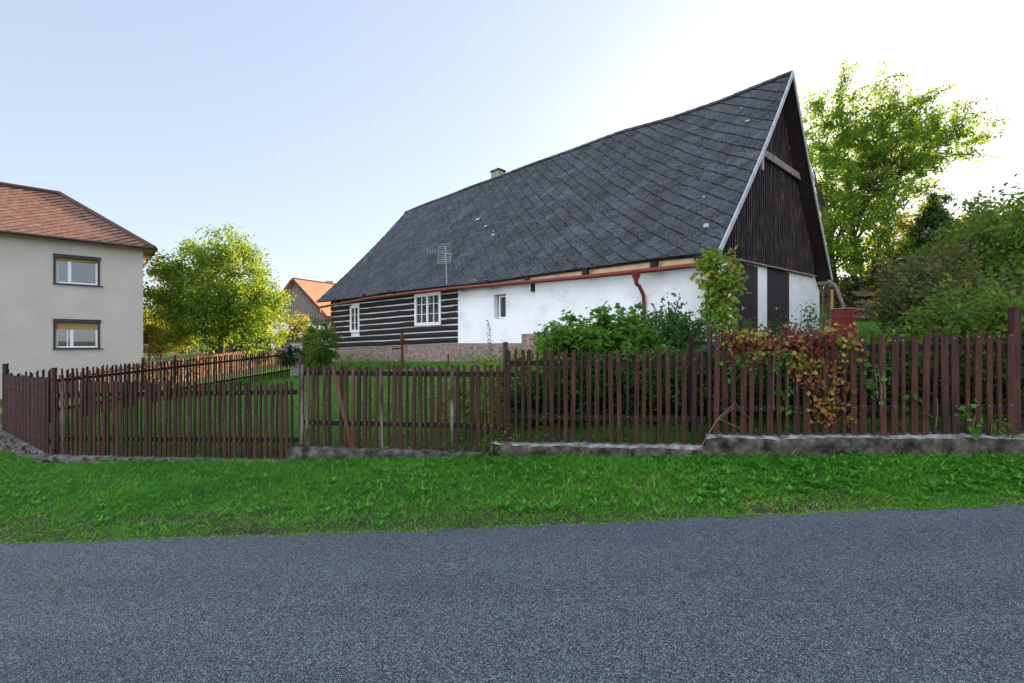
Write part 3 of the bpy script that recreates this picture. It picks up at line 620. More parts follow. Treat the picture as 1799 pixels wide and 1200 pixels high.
build_sub(mb, 'drip_board', M['greywood'], gc)
bo = .14; bp0 = Wg(sG(1338,bo), zG(1338,266,bo), bo); bp1 = Wg(sG(1409,bo), zG(1409,314,bo), bo)
mb = MB(); mb.beam(bp0, bp1, .07, .2); gb = mb.build('gable_beam', M['greywood'], house)
mb = MB(); mb.beam(bp0+v_*.08-UP*.05, bp0+v_*.08-UP*.5, .05, .09, up=v_); build_sub(mb, 'brace', M['barge'], gb)

# ---- windows
def wbox(mb, t0, t1, z0, z1, o0, o1, Wfn=Wf, mi=0):
    c = [Wfn(t0,z0,o0), Wfn(t1,z0,o0), Wfn(t1,z0,o1), Wfn(t0,z0,o1)]
    if (c[1]-c[0]).cross(c[3]-c[0]).z < 0: c = [c[0],c[3],c[2],c[1]]
    mb.hexa(c+[p+UP*(z1-z0) for p in c], mi)
def window(root, Wfn, t0, t1, z0, z1, o, cols, rows, mat, fw=.07, bar=.03, curtain='curtain', glass_o=-.035, sash=(), depth=.07, nm='window', lab=None):
    mb = MB(); f0 = o-depth
    wbox(mb, t0, t1, z0, z0+fw, f0, o, Wfn); wbox(mb, t0, t1, z1-fw, z1, f0, o, Wfn)
    wbox(mb, t0, t0+fw, z0+fw, z1-fw, f0, o, Wfn); wbox(mb, t1-fw, t1, z0+fw, z1-fw, f0, o, Wfn)
    for c in cols: tt = lerp(t0, t1, c[0]); wbox(mb, tt-c[1]/2, tt+c[1]/2, z0+fw, z1-fw, f0+.004, o-c[2], Wfn)
    xs = [t0+fw]+[lerp(t0,t1,c[0]) for c in cols]+[t1-fw]
    for r_ in rows:
        zz = lerp(z0, z1, r_); wbox(mb, t0+fw, t1-fw, zz-bar/2, zz+bar/2, f0+.008, o-.022, Wfn)
    w = mb.build(nm, M[mat], root)
    if lab: w['label'] = lab
    mb = MB(); wbox(mb, t0+.01, t1-.01, z0+.01, z1-.01, o-.045, o-.04, Wfn); build_sub(mb, 'pane', M['glass'], w)
    if curtain:
        mb = MB(); n_ = 40; vs = []
        for i in range(n_+1):
            t = lerp(t0+.02, t1-.02, i/n_); oo = o-.075+.01*math.sin(i*2.1); vs += [Wfn(t, z0+.02, oo), Wfn(t, z1-.02, oo)]
        mb.add(vs, [(2*i, 2*i+1, 2*i+3, 2*i+2) for i in range(n_)]); build_sub(mb, 'curtain', M[curtain], w)
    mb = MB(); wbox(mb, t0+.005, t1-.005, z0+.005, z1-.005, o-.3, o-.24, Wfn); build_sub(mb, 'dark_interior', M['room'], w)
    return w
tw = w2[1]-w2[0]
window(house, Wf, w2[0], w2[1], w2[2], w2[3], .075, [(.5,.1,.0),(.27,.035,.015),(.73,.035,.015)], [.36,.66], 'cream_paint', fw=.13, bar=.02, depth=.12, lab='wide cream window with four narrow lights in the log wall')
window(house, Wf, w1[0], w1[1], w1[2], w1[3], .075, [(.5,.06,.0)], [.36,.66], 'cream_paint', fw=.13, bar=.02, depth=.12, lab='narrow cream window near the end of the log wall')
window(house, Wf, w3[0]+.0, w3[1]-.12, w3[2]+.02, w3[3]-.04, -.14, [], [], 'pvc', fw=.05, curtain='lace', lab='small deep set window in the white wall')

# ---- eaves: fascia, gutter, beams, downpipe
def eline(px, py, o):  # point on vertical plane parallel to the front wall, offset o
    t = tF(px, o); p = Wf(t, 0, o); p.z = CZ-(py-CY)/F*p.y; return p
mb = MB(); pa, pb_ = eline(1252,456,.24), eline(806,503,.24)
mb.obox(pa-UP*.06, pb_-pa, nf*.02, UP*.2); mb.build('fascia', M['fascia'], house)
gp = [eline(x, y, .48) for x, y in ((1252,463),(1150,474),(1025,487),(900,498),(805,506),(730,514),(650,524),(600,533),(562,540))]
mb = MB(); mb.tube(gp, .062, 12); gut = mb.build('gutter', M['redpaint'], house)
for px in (1228,1163,1040,932,852,790,700,655,600):
    y_ = float(np.interp(px, [562,600,650,730,805,900,1025,1150,1252], [540,532,523,512,504,494.5,483,470,459])); p = eline(px, y_, .48)
    mb = MB(); mb.tube([p+UP*.12-nf*.14, p+UP*.07, p+nf*.066, p-UP*.068, p-nf*.066], .009, 6); build_sub(mb, 'gutter_bracket', M['redpaint'], gut)
g = eline(1118,478,.48); mb = MB()
mb.tube([g+UP*.02, g-UP*.12, g-UP*.2, g-UP*.3-nf*.02, eline(1124,503,.36), eline(1131,519,.14), eline(1132,535,.1), eline(1132,600,.1)], [.13,.1,.06,.05,.05,.05,.05,.05], 12)
mb.build('downpipe', M['redpaint'], house)
g = gp[-1]; mb = MB(); mb.tube([g, g-UP*.25, g-UP*.5-u*.2-nf*.2, g-UP*.9-u*.8-nf*.45, g-UP*1.4-u*.9-nf*.42], .05, 10); mb.build('downpipe', M['redpaint'], house)
for px, py in ((1237,452),(1160,468),(1040,478),(938,489),(868,497),(814,504),(697,514),(650,520),(600,528)):
    p = eline(px, py, .0); mb = MB(); mb.obox(p-u*.09-UP*.12, u*.18, nf*.36, UP*.2); mb.build('beam_end', M['board'], house)
p = eline(937,505,.04); mb = MB(); mb.obox(p-UP*.13-u*.08, u*.15, nf*.03, UP*.26); mb.build('wall_block', M['board'], house)
# aerial on the roof, standing on a thin mast in front of the eave
an = thing('roof_aerial', 'grey metal television aerial in front of the dark roof', 'aerial', tuple(eline(786,500,.3)))
am = eline(786,500,.3); at_ = P(783,432,am.y)
mb = MB(); mb.tube([am-UP*.1, at_], .018, 6); mb.build('mast', M['steel'], an)
mb = MB(); ca = P(776,447,am.y); 
for dz in (0,): pass
a_l, a_r = P(752,440,am.y), P(795,447,am.y)
mb.tube([a_l, a_r], .012, 5)
for k in range(7): 
    q = a_l.lerp(a_r, k/10); mb.tube([q+Vector((-.1,-.2,-.01)), q+Vector((.1,.2,.01))], .007, 5); mb.tube([q-UP*.1, q+UP*.1], .007, 5)
mb.build('boom', M['steel'], an)
mb = MB()
for side in (-1, 1):
    for k in range(5):
        z_ = .05+.075*k; mb.tube([P(770,447,am.y)+UP*side*z_, P(794,447,am.y)+UP*side*(z_+.02)-Vector((0,.08*k,0))], .008, 5)
    for px in (771, 782, 793): mb.tube([P(px,447,am.y), P(px,447,am.y)+UP*side*.38-Vector((0,.25,0))], .008, 5)
mb.build('reflector', M['steel'], an)

# ------------------------------------------------------------------ neighbour's beige house on the left
DS = 21.5; o2 = Vector(((135-CX)/F*DS, DS, 0)); vl = Vector((.728,.686,0)); nl = Vector((.686,-.728,0))
def Wl(s, z, o=0): return o2+vl*s+nl*o+UP*z
def sL(px, o=0): return line_px(px, o2+nl*o, vl)
def zL(px, py, o=0): return CZ-(py-CY)/F*Wl(sL(px,o),0,o).y
nb = thing('beige_house', 'two storey grey beige rendered house with brown hipped roof', 'house', tuple(Wl(0,-.9,-4)))
sC = sL(252); zEv = zL(252,438)+.05
wn = [(sL(95), sL(176), zL(135,500), zL(135,450)), (sL(95), sL(176), zL(135,612), zL(135,562))]
mb = MB(); wall_cols(mb, Wl, [-9, sC], lambda t: -1.6, lambda t: zEv, wn, .4)
bk = Wl(sC,0,0)
for off in (0,):
    mb.obox(Wl(sC,-1.6,-.4), -vl*.4, -nl*8, UP*(zEv+1.6)); mb.obox(Wl(sC,-1.6,-8.4), -vl*(sC+9), -nl*.4, UP*(zEv+1.6)); mb.obox(Wl(-9,-1.6,-.4), vl*.4, -nl*8, UP*(zEv+1.6))
mb.build('wall', M['beige'], nb)
# hip roof
ov = .42; e0 = Wl(sC+ov, 0, ov); zE = zL(272,438,ov)+.02; cA = Wl(sC+ov, zE, ov); cB = Wl(-9.5, zE, ov); cC = Wl(-9.5, zE, -8.8-ov); cD = Wl(sC+ov, zE, -8.8-ov)
mid = -4.4; s_r = line_px(104, o2+nl*mid, vl); rzz = CZ-(342-CY)/F*Wl(s_r,0,mid).y; rA = Wl(s_r, rzz, mid); rB = Wl(-5.5, rzz, mid)
mb = MB(); mb.add([cA, cB, cC, cD, rA, rB], [(0,4,5,1), (0,3,4), (3,2,5,4), (1,5,2)])
rf = mb.build('roof', M['terracotta'], nb)
mb = MB()   # raised tile rows running up the slope, laid diagonally
nrm = (cB-cA).cross(rA-cA).normalized(); nrm = nrm if nrm.z > 0 else -nrm; ex = (cB-cA).normalized(); Lr = (cB-cA).length; up_ = nrm.cross(ex); up_ = up_ if up_.z > 0 else -up_
hgt = (rA-cA).dot(up_); xr = (rA-cA).dot(ex); xr2 = (rB-cA).dot(ex)
rr = random.Random(4); D = .42; y = 0; j = 0
while y < hgt:
    x = (D/2 if j % 2 else 0)
    while x < Lr:
        lim0 = xr*y/hgt; lim1 = Lr-(Lr-xr2)*y/hgt
        if lim0+.1 < x < lim1-.1:
            c_ = cA+ex*x+up_*y; pts = [(0,-D*.53),(D*.49,0),(0,D*.5),(-D*.49,0)]; tp = []
            for dx, dy in pts:
                X_ = min(max(x+dx, 0), Lr); Y_ = min(max(y+dy, 0), hgt); X_ = max(X_, xr*Y_/hgt); tp.append(cA+ex*X_+up_*Y_+nrm*(.03-.02*(dy/(D/2)+dx/(D/2))+rr.uniform(-.003,.003)))
            mb.add(tp+[p-nrm*.015 for p in tp], [(0,1,2,3),(1,0,4,5),(2,1,5,6),(3,2,6,7),(0,3,7,4)])
        x += D
    y += D/2; j += 1
build_sub(mb, 'roof_tiling', M['terracotta'], rf)
mb = MB(); mb.tube([cA+UP*.04, rA+UP*.08], .12, 8); mb.tube([rA+UP*.08, rB+UP*.08], .11, 8); mb.tube([cD, rA], .1, 8); build_sub(mb, 'ridge_cap', M['ridge_tile'], rf)
mb = MB(); mb.obox(cA-UP*.02+vl*0, cB-cA, cD-cA, -UP*.05); mb.build('soffit', M['rim_cream'], nb)
mb = MB(); mb.tube([cA+nl*.07-UP*.0+vl*.05, cB+nl*.07], .07, 10); mb.tube([cA+vl*.07, cD+vl*.07], .07, 8); mb.build('gutter', M['darkframe'], nb)
for i, (a, b, z0, z1) in enumerate(wn):
    drop = (.12, .3)[i]; H_ = z1-z0
    w = window(nb, Wl, a+.06, b-.08, z0+.03, z1-.16, -.09, [(.32 if i == 0 else .37,.12,.0)]+([(.27,.04,.01)] if i else []), [], 'pvc', fw=.075, curtain='lace', nm='window', lab=('upper','lower')[i]+' white window with lace curtain and ochre roller blind')
    mb = MB(); wbox(mb, a-.02, a+.06, z0-.02, z1, -.1, .03, Wl); wbox(mb, b-.08, b+.0, z0-.02, z1, -.1, .03, Wl); wbox(mb, a-.03, b+.03, z1-.14, z1+.03, -.1, .055, Wl); build_sub(mb, 'shutter_box', M['darkframe'], w)
    mb = MB(); wbox(mb, a+.06, b-.08, z1-.14-drop, z1-.14, -.075, -.055, Wl)
    build_sub(mb, 'roller_blind', M['shutter'], w)
    mb = MB(); wbox(mb, a-.04, b+.1, z0-.04, z0, -.1, .1, Wl); build_sub(mb, 'sill', M['darkframe'], w)

# ------------------------------------------------------------------ small house far behind
DB = 46.0; o3 = P(521,600,DB); o3.z = 0; a3 = R(28); gv = Vector((math.cos(R(18)), -math.sin(R(18))*-1, 0)); gl = Vector((math.sin(R(28))*1.0, math.cos(R(28)), 0))
gv = Vector((.97,.2,0)).normalized(); gl = Vector((.45,.89,0)).normalized()
def zd(py, d=DB): return CZ-(py-CY)/F*d
sh = thing('small_gabled_house', 'small distant house with orange roof and grey boarded gable', 'house', (o3.x,o3.y,.5))
eL, eR, apx = o3-gv*2.35, o3+gv*2.75, o3.copy()
mb = MB(); mb.add([eL+UP*0, eR+UP*0, eR+gl*12, eL+gl*12, eL+UP*zd(566), eR+UP*zd(566), eR+gl*12+UP*zd(566), eL+gl*12+UP*zd(566)], [(0,1,5,4),(1,2,6,5),(2,3,7,6),(3,0,4,7)])
mb.build('wall', M['plaster'], sh)
mb = MB(); n_ = 26
for i in range(n_):
    f0, f1 = i/n_, (i+1)/n_-.008; A_ = eL.lerp(eR, f0); B_ = eL.lerp(eR, f1); fm = (2.35)/5.1
    tz = lambda f: lerp(zd(558), zd(496), f/fm) if f < fm else lerp(zd(496), zd(545), (f-fm)/(1-fm))
    o_ = Vector((0,-.06,0))
    mb.hexa([A_+UP*zd(566), A_+o_+UP*zd(566), B_+o_+UP*zd(566), B_+UP*zd(566), A_+UP*tz(f0), A_+o_+UP*tz(f0), B_+o_+UP*tz(f1), B_+UP*tz(f1)][0:1]+[A_+o_+UP*zd(566), B_+o_+UP*zd(566), B_+UP*zd(566), A_+UP*tz(f0), A_+o_+UP*tz(f0), B_+o_+UP*tz(f1), B_+UP*tz(f1)])
mb.build('gable_cladding', M['grey_board'], sh)
mb = MB(); A0 = apx+UP*zd(492); L0 = eL-gv*.35+UP*zd(562); R0_ = eR+gv*.45+UP*zd(556); f_ = -gl*.4
for lo_ in (L0, R0_):
    n3 = (lo_-A0).cross(gl).normalized(); n3 = n3 if n3.z > 0 else -n3
    mb.obox(A0+f_, lo_-A0, gl*13, n3*.12)
rf = mb.build('roof', M['orange_roof'], sh)
mb = MB()
mb.beam(A0+f_+UP*0-gl*.03, L0+f_-gl*.03, .06, .3); mb.beam(A0+f_-gl*.03, R0_+f_-gl*.03, .06, .25); mb.tube([A0+f_+UP*.1, A0+gl*12.6+UP*.1], .12, 6); mb.build('verge_board', M['earth'], sh)
mb = MB(); cb = P(581,505,DB+6); mb.box((cb.x,cb.y,cb.z-2.2), .9, .8, 2.9); build_sub(mb, 'chimney', M['brick'], rf)
mb = MB(); mb.obox(eL.lerp(eR,.62)+Vector((0,-.1,1.7)), gv*.7, gl*.08, UP*1.4); mb.build('door', M['door'], sh)

# ------------------------------------------------------------------ fences
def picket_mesh(base, dirv, nrm, h, w, th, top, lean=0, nails=()):
    mb = MB(); x = dirv*(w/2); l = dirv*lean
    hl, hr = (h, h) if top == 'flat' else (h-w*.85, h) if top == 'l' else (h, h-w*.85) if top == 'r' else (h-.035, h-.035)
    poly = [base-x, base+x, base+x+l+UP*hr]
    if top == 'p': poly.append(base+l+UP*h)
    poly.append(base-x+l+UP*hl); mb.prism(poly, nrm*th)
    for z_ in nails: c_ = base+dirv*rnd.uniform(-.006,.006)+UP*z_+nrm*th+dirv*lean*z_/h; mb.obox(c_-dirv*.004-UP*.004, dirv*.008, UP*.008, nrm*.003, 1)
    return mb
def fence(label, p0, p1, h0, h1, pitch, rails, posts, mats, skip=(), seed=0, side=1, group='picket fence sections', special={}, tops='lrp', wide=.057, narrow=.033, rails_front=False, rl=.07):
    """p0,p1: base ends; rails: (f0,f1) height fractions; posts: (fraction, height, kind)"""
    rr = random.Random(seed); L = (p1-p0); Lh = Vector((L.x, L.y, 0)); dv = Lh.normalized(); nv = Vector((dv.y, -dv.x, 0)); nv = nv if nv.y < 0 else -nv
    if side < 0: nv = -nv
    t = thing('picket_fence', label, 'fence', tuple(p0.lerp(p1, .5)), group); n = int(Lh.length/pitch); mesh_cache = {}
    for i in range(n):
        f = (i+.5)/n; b = p0.lerp(p1, f)+UP*rr.uniform(-.012,.012); h = lerp(h0, h1, f)+rr.uniform(-.018,.018)
        sp = special.get(i)
        if sp == 'gap': continue
        w = narrow if (i+seed) % 3 == 2 else wide*rr.uniform(.9,1.08)
        if rr.random() < .08: w = wide*.8
        m = mats[0] if rr.random() < .965 else mats[-1]
        if sp in ('worn','tan'): m = M['picket_'+sp]; w = wide*.85
        picket_mesh(b+nv*.02+dv*rr.uniform(-.006,.006), dv, nv, h, w, .02, tops[rr.randrange(len(tops))], rr.uniform(-.02,.02), nails=[r_[0] for r_ in rails] if rr.random() < .7 else []).build('picket', [m, M['steel']], t)
    for (r0, r1) in rails:
        mb = MB(); mb.beam(p0+UP*r0-nv*.01, p1+UP*r1-nv*.01, .045, rl); mb.build('rail', M['rail'], t)
    for (f, dz, hgt, r, kind) in posts:
        b = p0.lerp(p1, f)-nv*.02; mb = MB()
        if kind == 'round':
            mb.tube([b-UP*.3, b+UP*(hgt-.02)], r, 12); mb.tube([b+UP*(hgt-.03), b+UP*hgt], r*1.15, 12)
            mb.build('post', M['post'], t)
        else:
            mb.obox(b-dv*r+nv*.06-UP*.1, dv*2*r, -nv*.09, UP*(hgt+.1)); mb.build('post', M['picket_red'], t)
    return t, dv, nv
def dF(px): k = (px-CX)/F; return 6.375/(1+.25*k)
# right section
def sec(pxa, da, pya, pxb, db, pyb): return P(pxa, pya, da), P(pxb, pyb, db)
p0, p1 = sec(1251, dF(1251), 766, 1783, dF(1783), 765)
hh = lambda px, d, yt, yb: (yb-yt)/F*d
ft, dvR, nvR = fence('tall red brown picket fence section overgrown with autumn creeper', p0, p1, hh(0,dF(1251),586,766), hh(0,dF(1783),581,765), .0985,
   [(hh(0,dF(1251),612,766), hh(0,dF(1783),610,765)), (hh(0,dF(1251),718,766), hh(0,dF(1783),717,765))],
   [(-.008,0,hh(0,dF(1243),573,766),.03,'round'), (1.0,0,hh(0,dF(1783),540,765),.03,'board')], [M['picket_red'],M['picket']], seed=3, tops='lrlf', wide=.064, narrow=.036)
# short piece beyond the tall post
q0 = P(1792,752,dF(1792)+.1); q1 = Vector((10.8, 4.8, q0.z+.3))
fence('picket fence section beyond the tall board post at the right edge', q0, q1, 1.12, 1.12, .1, [(.9,.9),(.25,.25)], [], [M['picket_red']], seed=5)
p0, p1 = sec(889, dF(889), 773, 1240, dF(1240), 778)
fence('brown picket fence section in front of the green vine bush', p0, p1, hh(0,dF(889),614,773), hh(0,dF(1240),611,778), .099,
   [(hh(0,dF(889),638,773), hh(0,dF(1240),639,778)), (hh(0,dF(889),731,773), hh(0,dF(1240),737,778))], [(-.004,0,hh(0,dF(886),601,773),.03,'round')], [M['picket'],M['picket_worn']], seed=1)
p0, p1 = sec(528, dF(528), 781, 884, dF(884), 790)
fence('brown picket fence section with one board slipped diagonally', p0, p1, hh(0,dF(528),642,781), hh(0,dF(884),640,790), .1,
   [(hh(0,dF(528),655,781), hh(0,dF(884),658,790)), (hh(0,dF(528),742,781), hh(0,dF(884),750,790))], [(.0,0,hh(0,dF(526),626,781),.032,'round')], [M['picket'],M['picket_worn']], seed=2, special={6:'gap',9:'tan',25:'worn',0:'worn'})
sl_ = P(584,641,dF(584)-.05); sb_ = P(619,786,dF(619)-.05); ftm = bpy.data.objects['picket_fence.003']
mb = MB(); mb.beam(sb_, sl_, .06, .02, up=Vector((0,-1,0))); o_ = mb.build('picket', M['picket_tan'], ftm); o_['label'] = 'loose board slipped diagonally'
DC = 8.0
p0, p1 = P(95,802,DC), P(521,808,7.25)
fence('dark brown picket fence section at the lower left of the lawn', p0, p1, hh(0,DC,667,802), hh(0,7.25,671,808), .0925,
   [(hh(0,DC,694,802), hh(0,7.25,689,808)), (hh(0,DC,771,802), hh(0,7.25,773,808))], [(-.004,0,hh(0,DC,646,802),.038,'round')], [M['picket'],M['picket_worn']], seed=7)
p0, p1 = P(8,758,10.4), P(90,801,8.03)
fence('close set picket fence return running back from the left corner', p0, p1, hh(0,10.4,657,758), hh(0,8.03,664,801), .1,
   [(hh(0,10.4,675,758), hh(0,8.03,690,801)), (.25,.25)], [(-.005,0,hh(0,10.4,639,758),.05,'round')], [M['picket_red'],M['picket']], seed=8)
# side fence along the lawn, seen from inside
p0, p1 = P(14,757,10.5), P(512,661,21.0)
for (fa, fb, lab) in ((0,.42,'dark side fence near part running back beside the lawn'), (.42,1,'dark side fence far part ending near the white brick pillar')):
    a, b = p0.lerp(p1, fa), p0.lerp(p1, fb); h0 = 1.22
    fence(lab, a, b, h0-.0+.12*(1-fa), h0+.12*(1-fb), .125, [(1.02,1.02),(.3,.3)], [(0,0,1.42,.035,'round'),(1,0,1.3,.035,'round')], [M['picket']], seed=9, side=-1 if False else 1, group='side fence sections')
# added fence in the sun, standing for lit pickets of the side fence
pts = [P(52,664,17.8), P(252,634,20.6), P(500,606,33.0)]
for i in range(2):
    a, b = pts[i].copy(), pts[i+1].copy(); a.z -= 1.25; b.z -= 1.25
    fence(('added sunlit orange brown picket fence below the beige house','added sunlit orange brown picket fence below the fruit tree')[i], a, b, 1.2, 1.2, (.1,.155)[i], [(1.0,1.0),(.3,.3)], [(1,0,1.4,.05,'board')], [M['far_picket']], seed=20+i, group='added sunlit fence sections', wide=.075, narrow=.06)
# reddish garden wall/fence piece beyond
# ------------------------------------------------------------------ low walls under the fence
def low_wall(label, a, b, top_a, top_b, bot, depth, mats, seed, name='concrete_wall', cat='low wall'):
    rr = random.Random(seed); rsx = np.random.RandomState(seed); t = thing(name, label, cat, tuple(a.lerp(b,.5)), 'low walls under the fence')
    dv = Vector((b.x-a.x, b.y-a.y, 0)); L = dv.length; dv.normalize(); nv = Vector((dv.y,-dv.x,0)); nv = nv if nv.y < 0 else -nv
    n = int(L/.06); m = 6; vs = []
    for i in range(n+1):
        f = i/n; x = a.lerp(b, f); zt = lerp(top_a, top_b, f)+.008*math.sin(i*.31+seed)+rr.uniform(-.006,.006); zb = float(Hv(np.array([x.x]), np.array([x.y-.1]))[0])-.12
        chip = .03*max(0, vnoise(np.array([f*L*4.]), np.array([seed*1.]), 1, seed)[0]-.55)*2
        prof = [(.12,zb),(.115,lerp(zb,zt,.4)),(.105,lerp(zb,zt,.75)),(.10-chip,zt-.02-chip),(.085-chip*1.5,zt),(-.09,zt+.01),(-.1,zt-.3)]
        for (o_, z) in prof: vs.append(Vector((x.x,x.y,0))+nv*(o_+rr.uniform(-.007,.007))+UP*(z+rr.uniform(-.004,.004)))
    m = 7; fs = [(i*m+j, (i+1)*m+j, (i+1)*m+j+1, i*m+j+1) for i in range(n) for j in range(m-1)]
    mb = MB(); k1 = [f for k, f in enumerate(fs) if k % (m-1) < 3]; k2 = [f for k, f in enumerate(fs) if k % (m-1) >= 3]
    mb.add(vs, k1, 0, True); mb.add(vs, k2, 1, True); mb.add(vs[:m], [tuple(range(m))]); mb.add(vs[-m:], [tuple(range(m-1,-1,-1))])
    mb.build('wall_face', mats, t); return t
def WP(px, py): p = P(px, py, dF(px)); return p
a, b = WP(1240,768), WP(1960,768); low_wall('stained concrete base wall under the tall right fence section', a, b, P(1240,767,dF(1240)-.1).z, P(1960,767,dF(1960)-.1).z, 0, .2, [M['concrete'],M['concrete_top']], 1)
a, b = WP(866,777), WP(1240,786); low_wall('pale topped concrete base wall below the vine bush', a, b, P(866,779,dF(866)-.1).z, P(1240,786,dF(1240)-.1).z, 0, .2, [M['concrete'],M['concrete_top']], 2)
a, b = WP(514,786), WP(862,799); low_wall('mossy grey base wall below the slipped board', a, b, P(514,786,dF(514)-.1).z, P(862,797,dF(862)-.1).z, 0, .2, [M['concrete'],M['concrete']], 3)
t = thing('stone_wall', 'low mossy wall of flat rough stones at the left corner', 'low wall', (-8,8,-.5)); mb = MB(); rr = random.Random(5)
for (A_, B_, za, zb_) in ((P(-40,735,12.0), P(88,798,8.0), None, None), (P(84,798,8.0), P(520,808,7.2), None, None)):
    dv = Vector((B_.x-A_.x, B_.y-A_.y, 0)); L = dv.length; dv.normalize(); nv = Vector((dv.y,-dv.x,0)); nv = nv if nv.y < 0 else -nv
    for row in range(5):
        x = 0
        while x < L:
            w = rr.uniform(.1,.3); f = x/L; c = A_.lerp(B_, f); zt = c.z+.0-row*.06; d_ = rr.uniform(.06,.13); th = rr.uniform(.035,.06)
            o = Vector((c.x,c.y,zt-th))+nv*(d_+row*.012); aa = dv*w+nv*rr.uniform(-.03,.03)+UP*rr.uniform(-.012,.012)
            q = [o, o+aa, o+aa-nv*.24, o-nv*.24]; q = [p+Vector((rr.uniform(-.015,.015), rr.uniform(-.015,.015), rr.uniform(-.008,.008))) for p in q]
            if (q[1]-q[0]).cross(q[3]-q[0]).z < 0: q = [q[0],q[3],q[2],q[1]]
            mb.hexa(q+[p+UP*th+Vector((rr.uniform(-.012,.012), rr.uniform(-.012,.012), rr.uniform(-.01,.01))) for p in q]); x += w+.01
mb.build('stone_course', M['stone'], t)

# ------------------------------------------------------------------ barrel, pipe, woodpile, pump, pillar
bb = P(1481,598,15.4); bb.z = P(1481,543,15.4).z-.9
t = thing('rain_barrel', 'red metal rain barrel at the far corner of the cottage', 'barrel', tuple(bb))
mb = MB(); prof = [(.0,0),(.33,0),(.34,.02)]
for k in range(1, 30):
    z = .9*k/30; r = .335+(.012 if min(abs(z-.3), abs(z-.6)) < .016 else 0); prof.append((r, z))
prof += [(.345,.89),(.35,.9),(.335,.9),(.33,.8),(0,.8)]
mb.lathe(bb, prof, 32); mb.build('drum', M['barrel'], t)
mb = MB(); mb.lathe(bb+UP*.9, [(.33,-.01),(.355,-.012),(.36,.005),(.35,.018),(.33,.01)], 32); mb.build('rim', M['steel'], t)
pb2 = P(1500,597,15.9); 
t = thing('leaning_panel', 'pale green grey metal panel standing behind the red barrel', 'panel', (pb2.x,pb2.y,bb.z)); mb = MB(); mb.obox(Vector((pb2.x-.45,pb2.y,bb.z)), Vector((.5,.12,0)), Vector((-.006,.03,0)), UP*.98); mb.build('sheet', M['steel'], t)
mb = MB(); 
for dx in (-.46,.03): mb.obox(Vector((pb2.x+dx,pb2.y+(dx+.45)*.24-.02,bb.z)), Vector((.04,.01,0)), Vector((-.01,.05,0)), UP*1.0)
mb.build('frame', M['concrete_top'], t)
e = SB(.0, .0, -.1); mb = MB(); mb.tube([P(1455,494,15.9), P(1466,500,15.7), P(1471,508,15.6), P(1486,548,15.45), P(1487,556,15.4)], [.06,.06,.055,.055,.055], 10); mb.build('rainwater_pipe', M['greywood'], house)
mb = MB(); mb.tube([BA+UP*-.1+nB*.0, BB-UP*.1], .06, 10); mb.build('gutter', M['greywood'], house)
t = thing('lean_to_posts', 'dark timber posts of a lean-to beside the cottage corner', 'lean-to', tuple(P(1450,598,17.5))); g0 = P(1448,600,17.5).z
for px in (1447,1455,1462):
    mb = MB(); q = P(px,600,17.5); q.z = 1.7; mb.tube([q, q+UP*1.9], .05 if px != 1455 else .03, 8); mb.build('post', M['bark'] if px != 1462 else M['shutter'], t)
mb = MB(); q = P(1444,545,17.8); mb.obox(Vector((q.x,q.y,3.4)), Vector((1.0,.3,0)), Vector((-.2,.6,0)), UP*.06); mb.build('lean_to_roof', M['soffit'], t)
# woodpile
wp = P(1506,568,18.5); t = thing('woodpile', 'stack of grey brown firewood on the lawn behind the barrel', 'woodpile', tuple(wp)); rr = random.Random(9)
mb = MB()
for row in range(5):
    for k in range(9-row % 2):
        c = Vector((wp.x+.1+k*.2+(row % 2)*.1, 18.5, Hs(wp.x+.8,18.5)+.1+row*.15)); r = rr.uniform(.075,.1)
        mb.tube([c+Vector((0,-.25+rr.uniform(-.04,.04),0)), c+Vector((.02,.25,0))], r, 7, smooth=False)
for k in range(5): 
    z_ = Hs(wp.x+.8,18.5)+.95+k*.05; mb.beam(Vector((wp.x-.1, 18.3+k*.1, z_)), Vector((wp.x+2.0+rr.uniform(-.2,.2), 18.35+k*.08, z_+rr.uniform(-.05,.05))), .12, .04)
mb.build('logs', M['cutwood'], t)
t = thing('garden_shed_wall', 'reddish brown board fence behind the dark hedge', 'fence', (17,24,3)); mb = MB()
for k in range(26): mb.obox(Vector((13.5+k*.32, 25.0, 3.2)), Vector((.3,0,0)), Vector((0,.05,0)), UP*(1.9+.05*rr.random()))
mb.build('boards', M['earth'], t)
# hand pump
pm = P(707,640,15.5); pm.z = Hs(pm.x, pm.y); t = thing('garden_pump', 'rusty red hand pump in front of the log wall', 'pump', tuple(pm))
tp = P(707,586,15.5); mb = MB(); mb.tube([pm-UP*.1, tp-UP*.35], .05, 12); mb.tube([tp-UP*.38, tp-UP*.36, tp-UP*.06, tp-UP*.04], [.05,.075,.075,.05], 12); mb.tube([tp-UP*.04, tp+UP*.0, tp+UP*.04], [.05,.055,.02], 12); mb.build('pump_body', M['rust'], t)
mb = MB(); q = P(707,612,15.5); mb.tube([q, q-Vector((.28,.05,0)), q-Vector((.32,.05,.06))], .028, 8); mb.build('spout', M['rust'], t)
mb = MB(); mb.tube([tp-UP*.05+Vector((.05,0,0)), tp+Vector((.12,.02,-.1)), tp+Vector((.14,.02,-.7))], .012, 6); mb.build('handle', M['rust'], t)
q = P(788,640,15.8); q.z = Hs(q.x,q.y); t = thing('iron_stake', 'short rusty iron stake before the plinth', 'stake', tuple(q)); mb = MB(); mb.tube([q, P(788,624,15.8), P(788,621,15.8)], [.03,.03,.015], 8); mb.build('shaft', M['rust'], t)
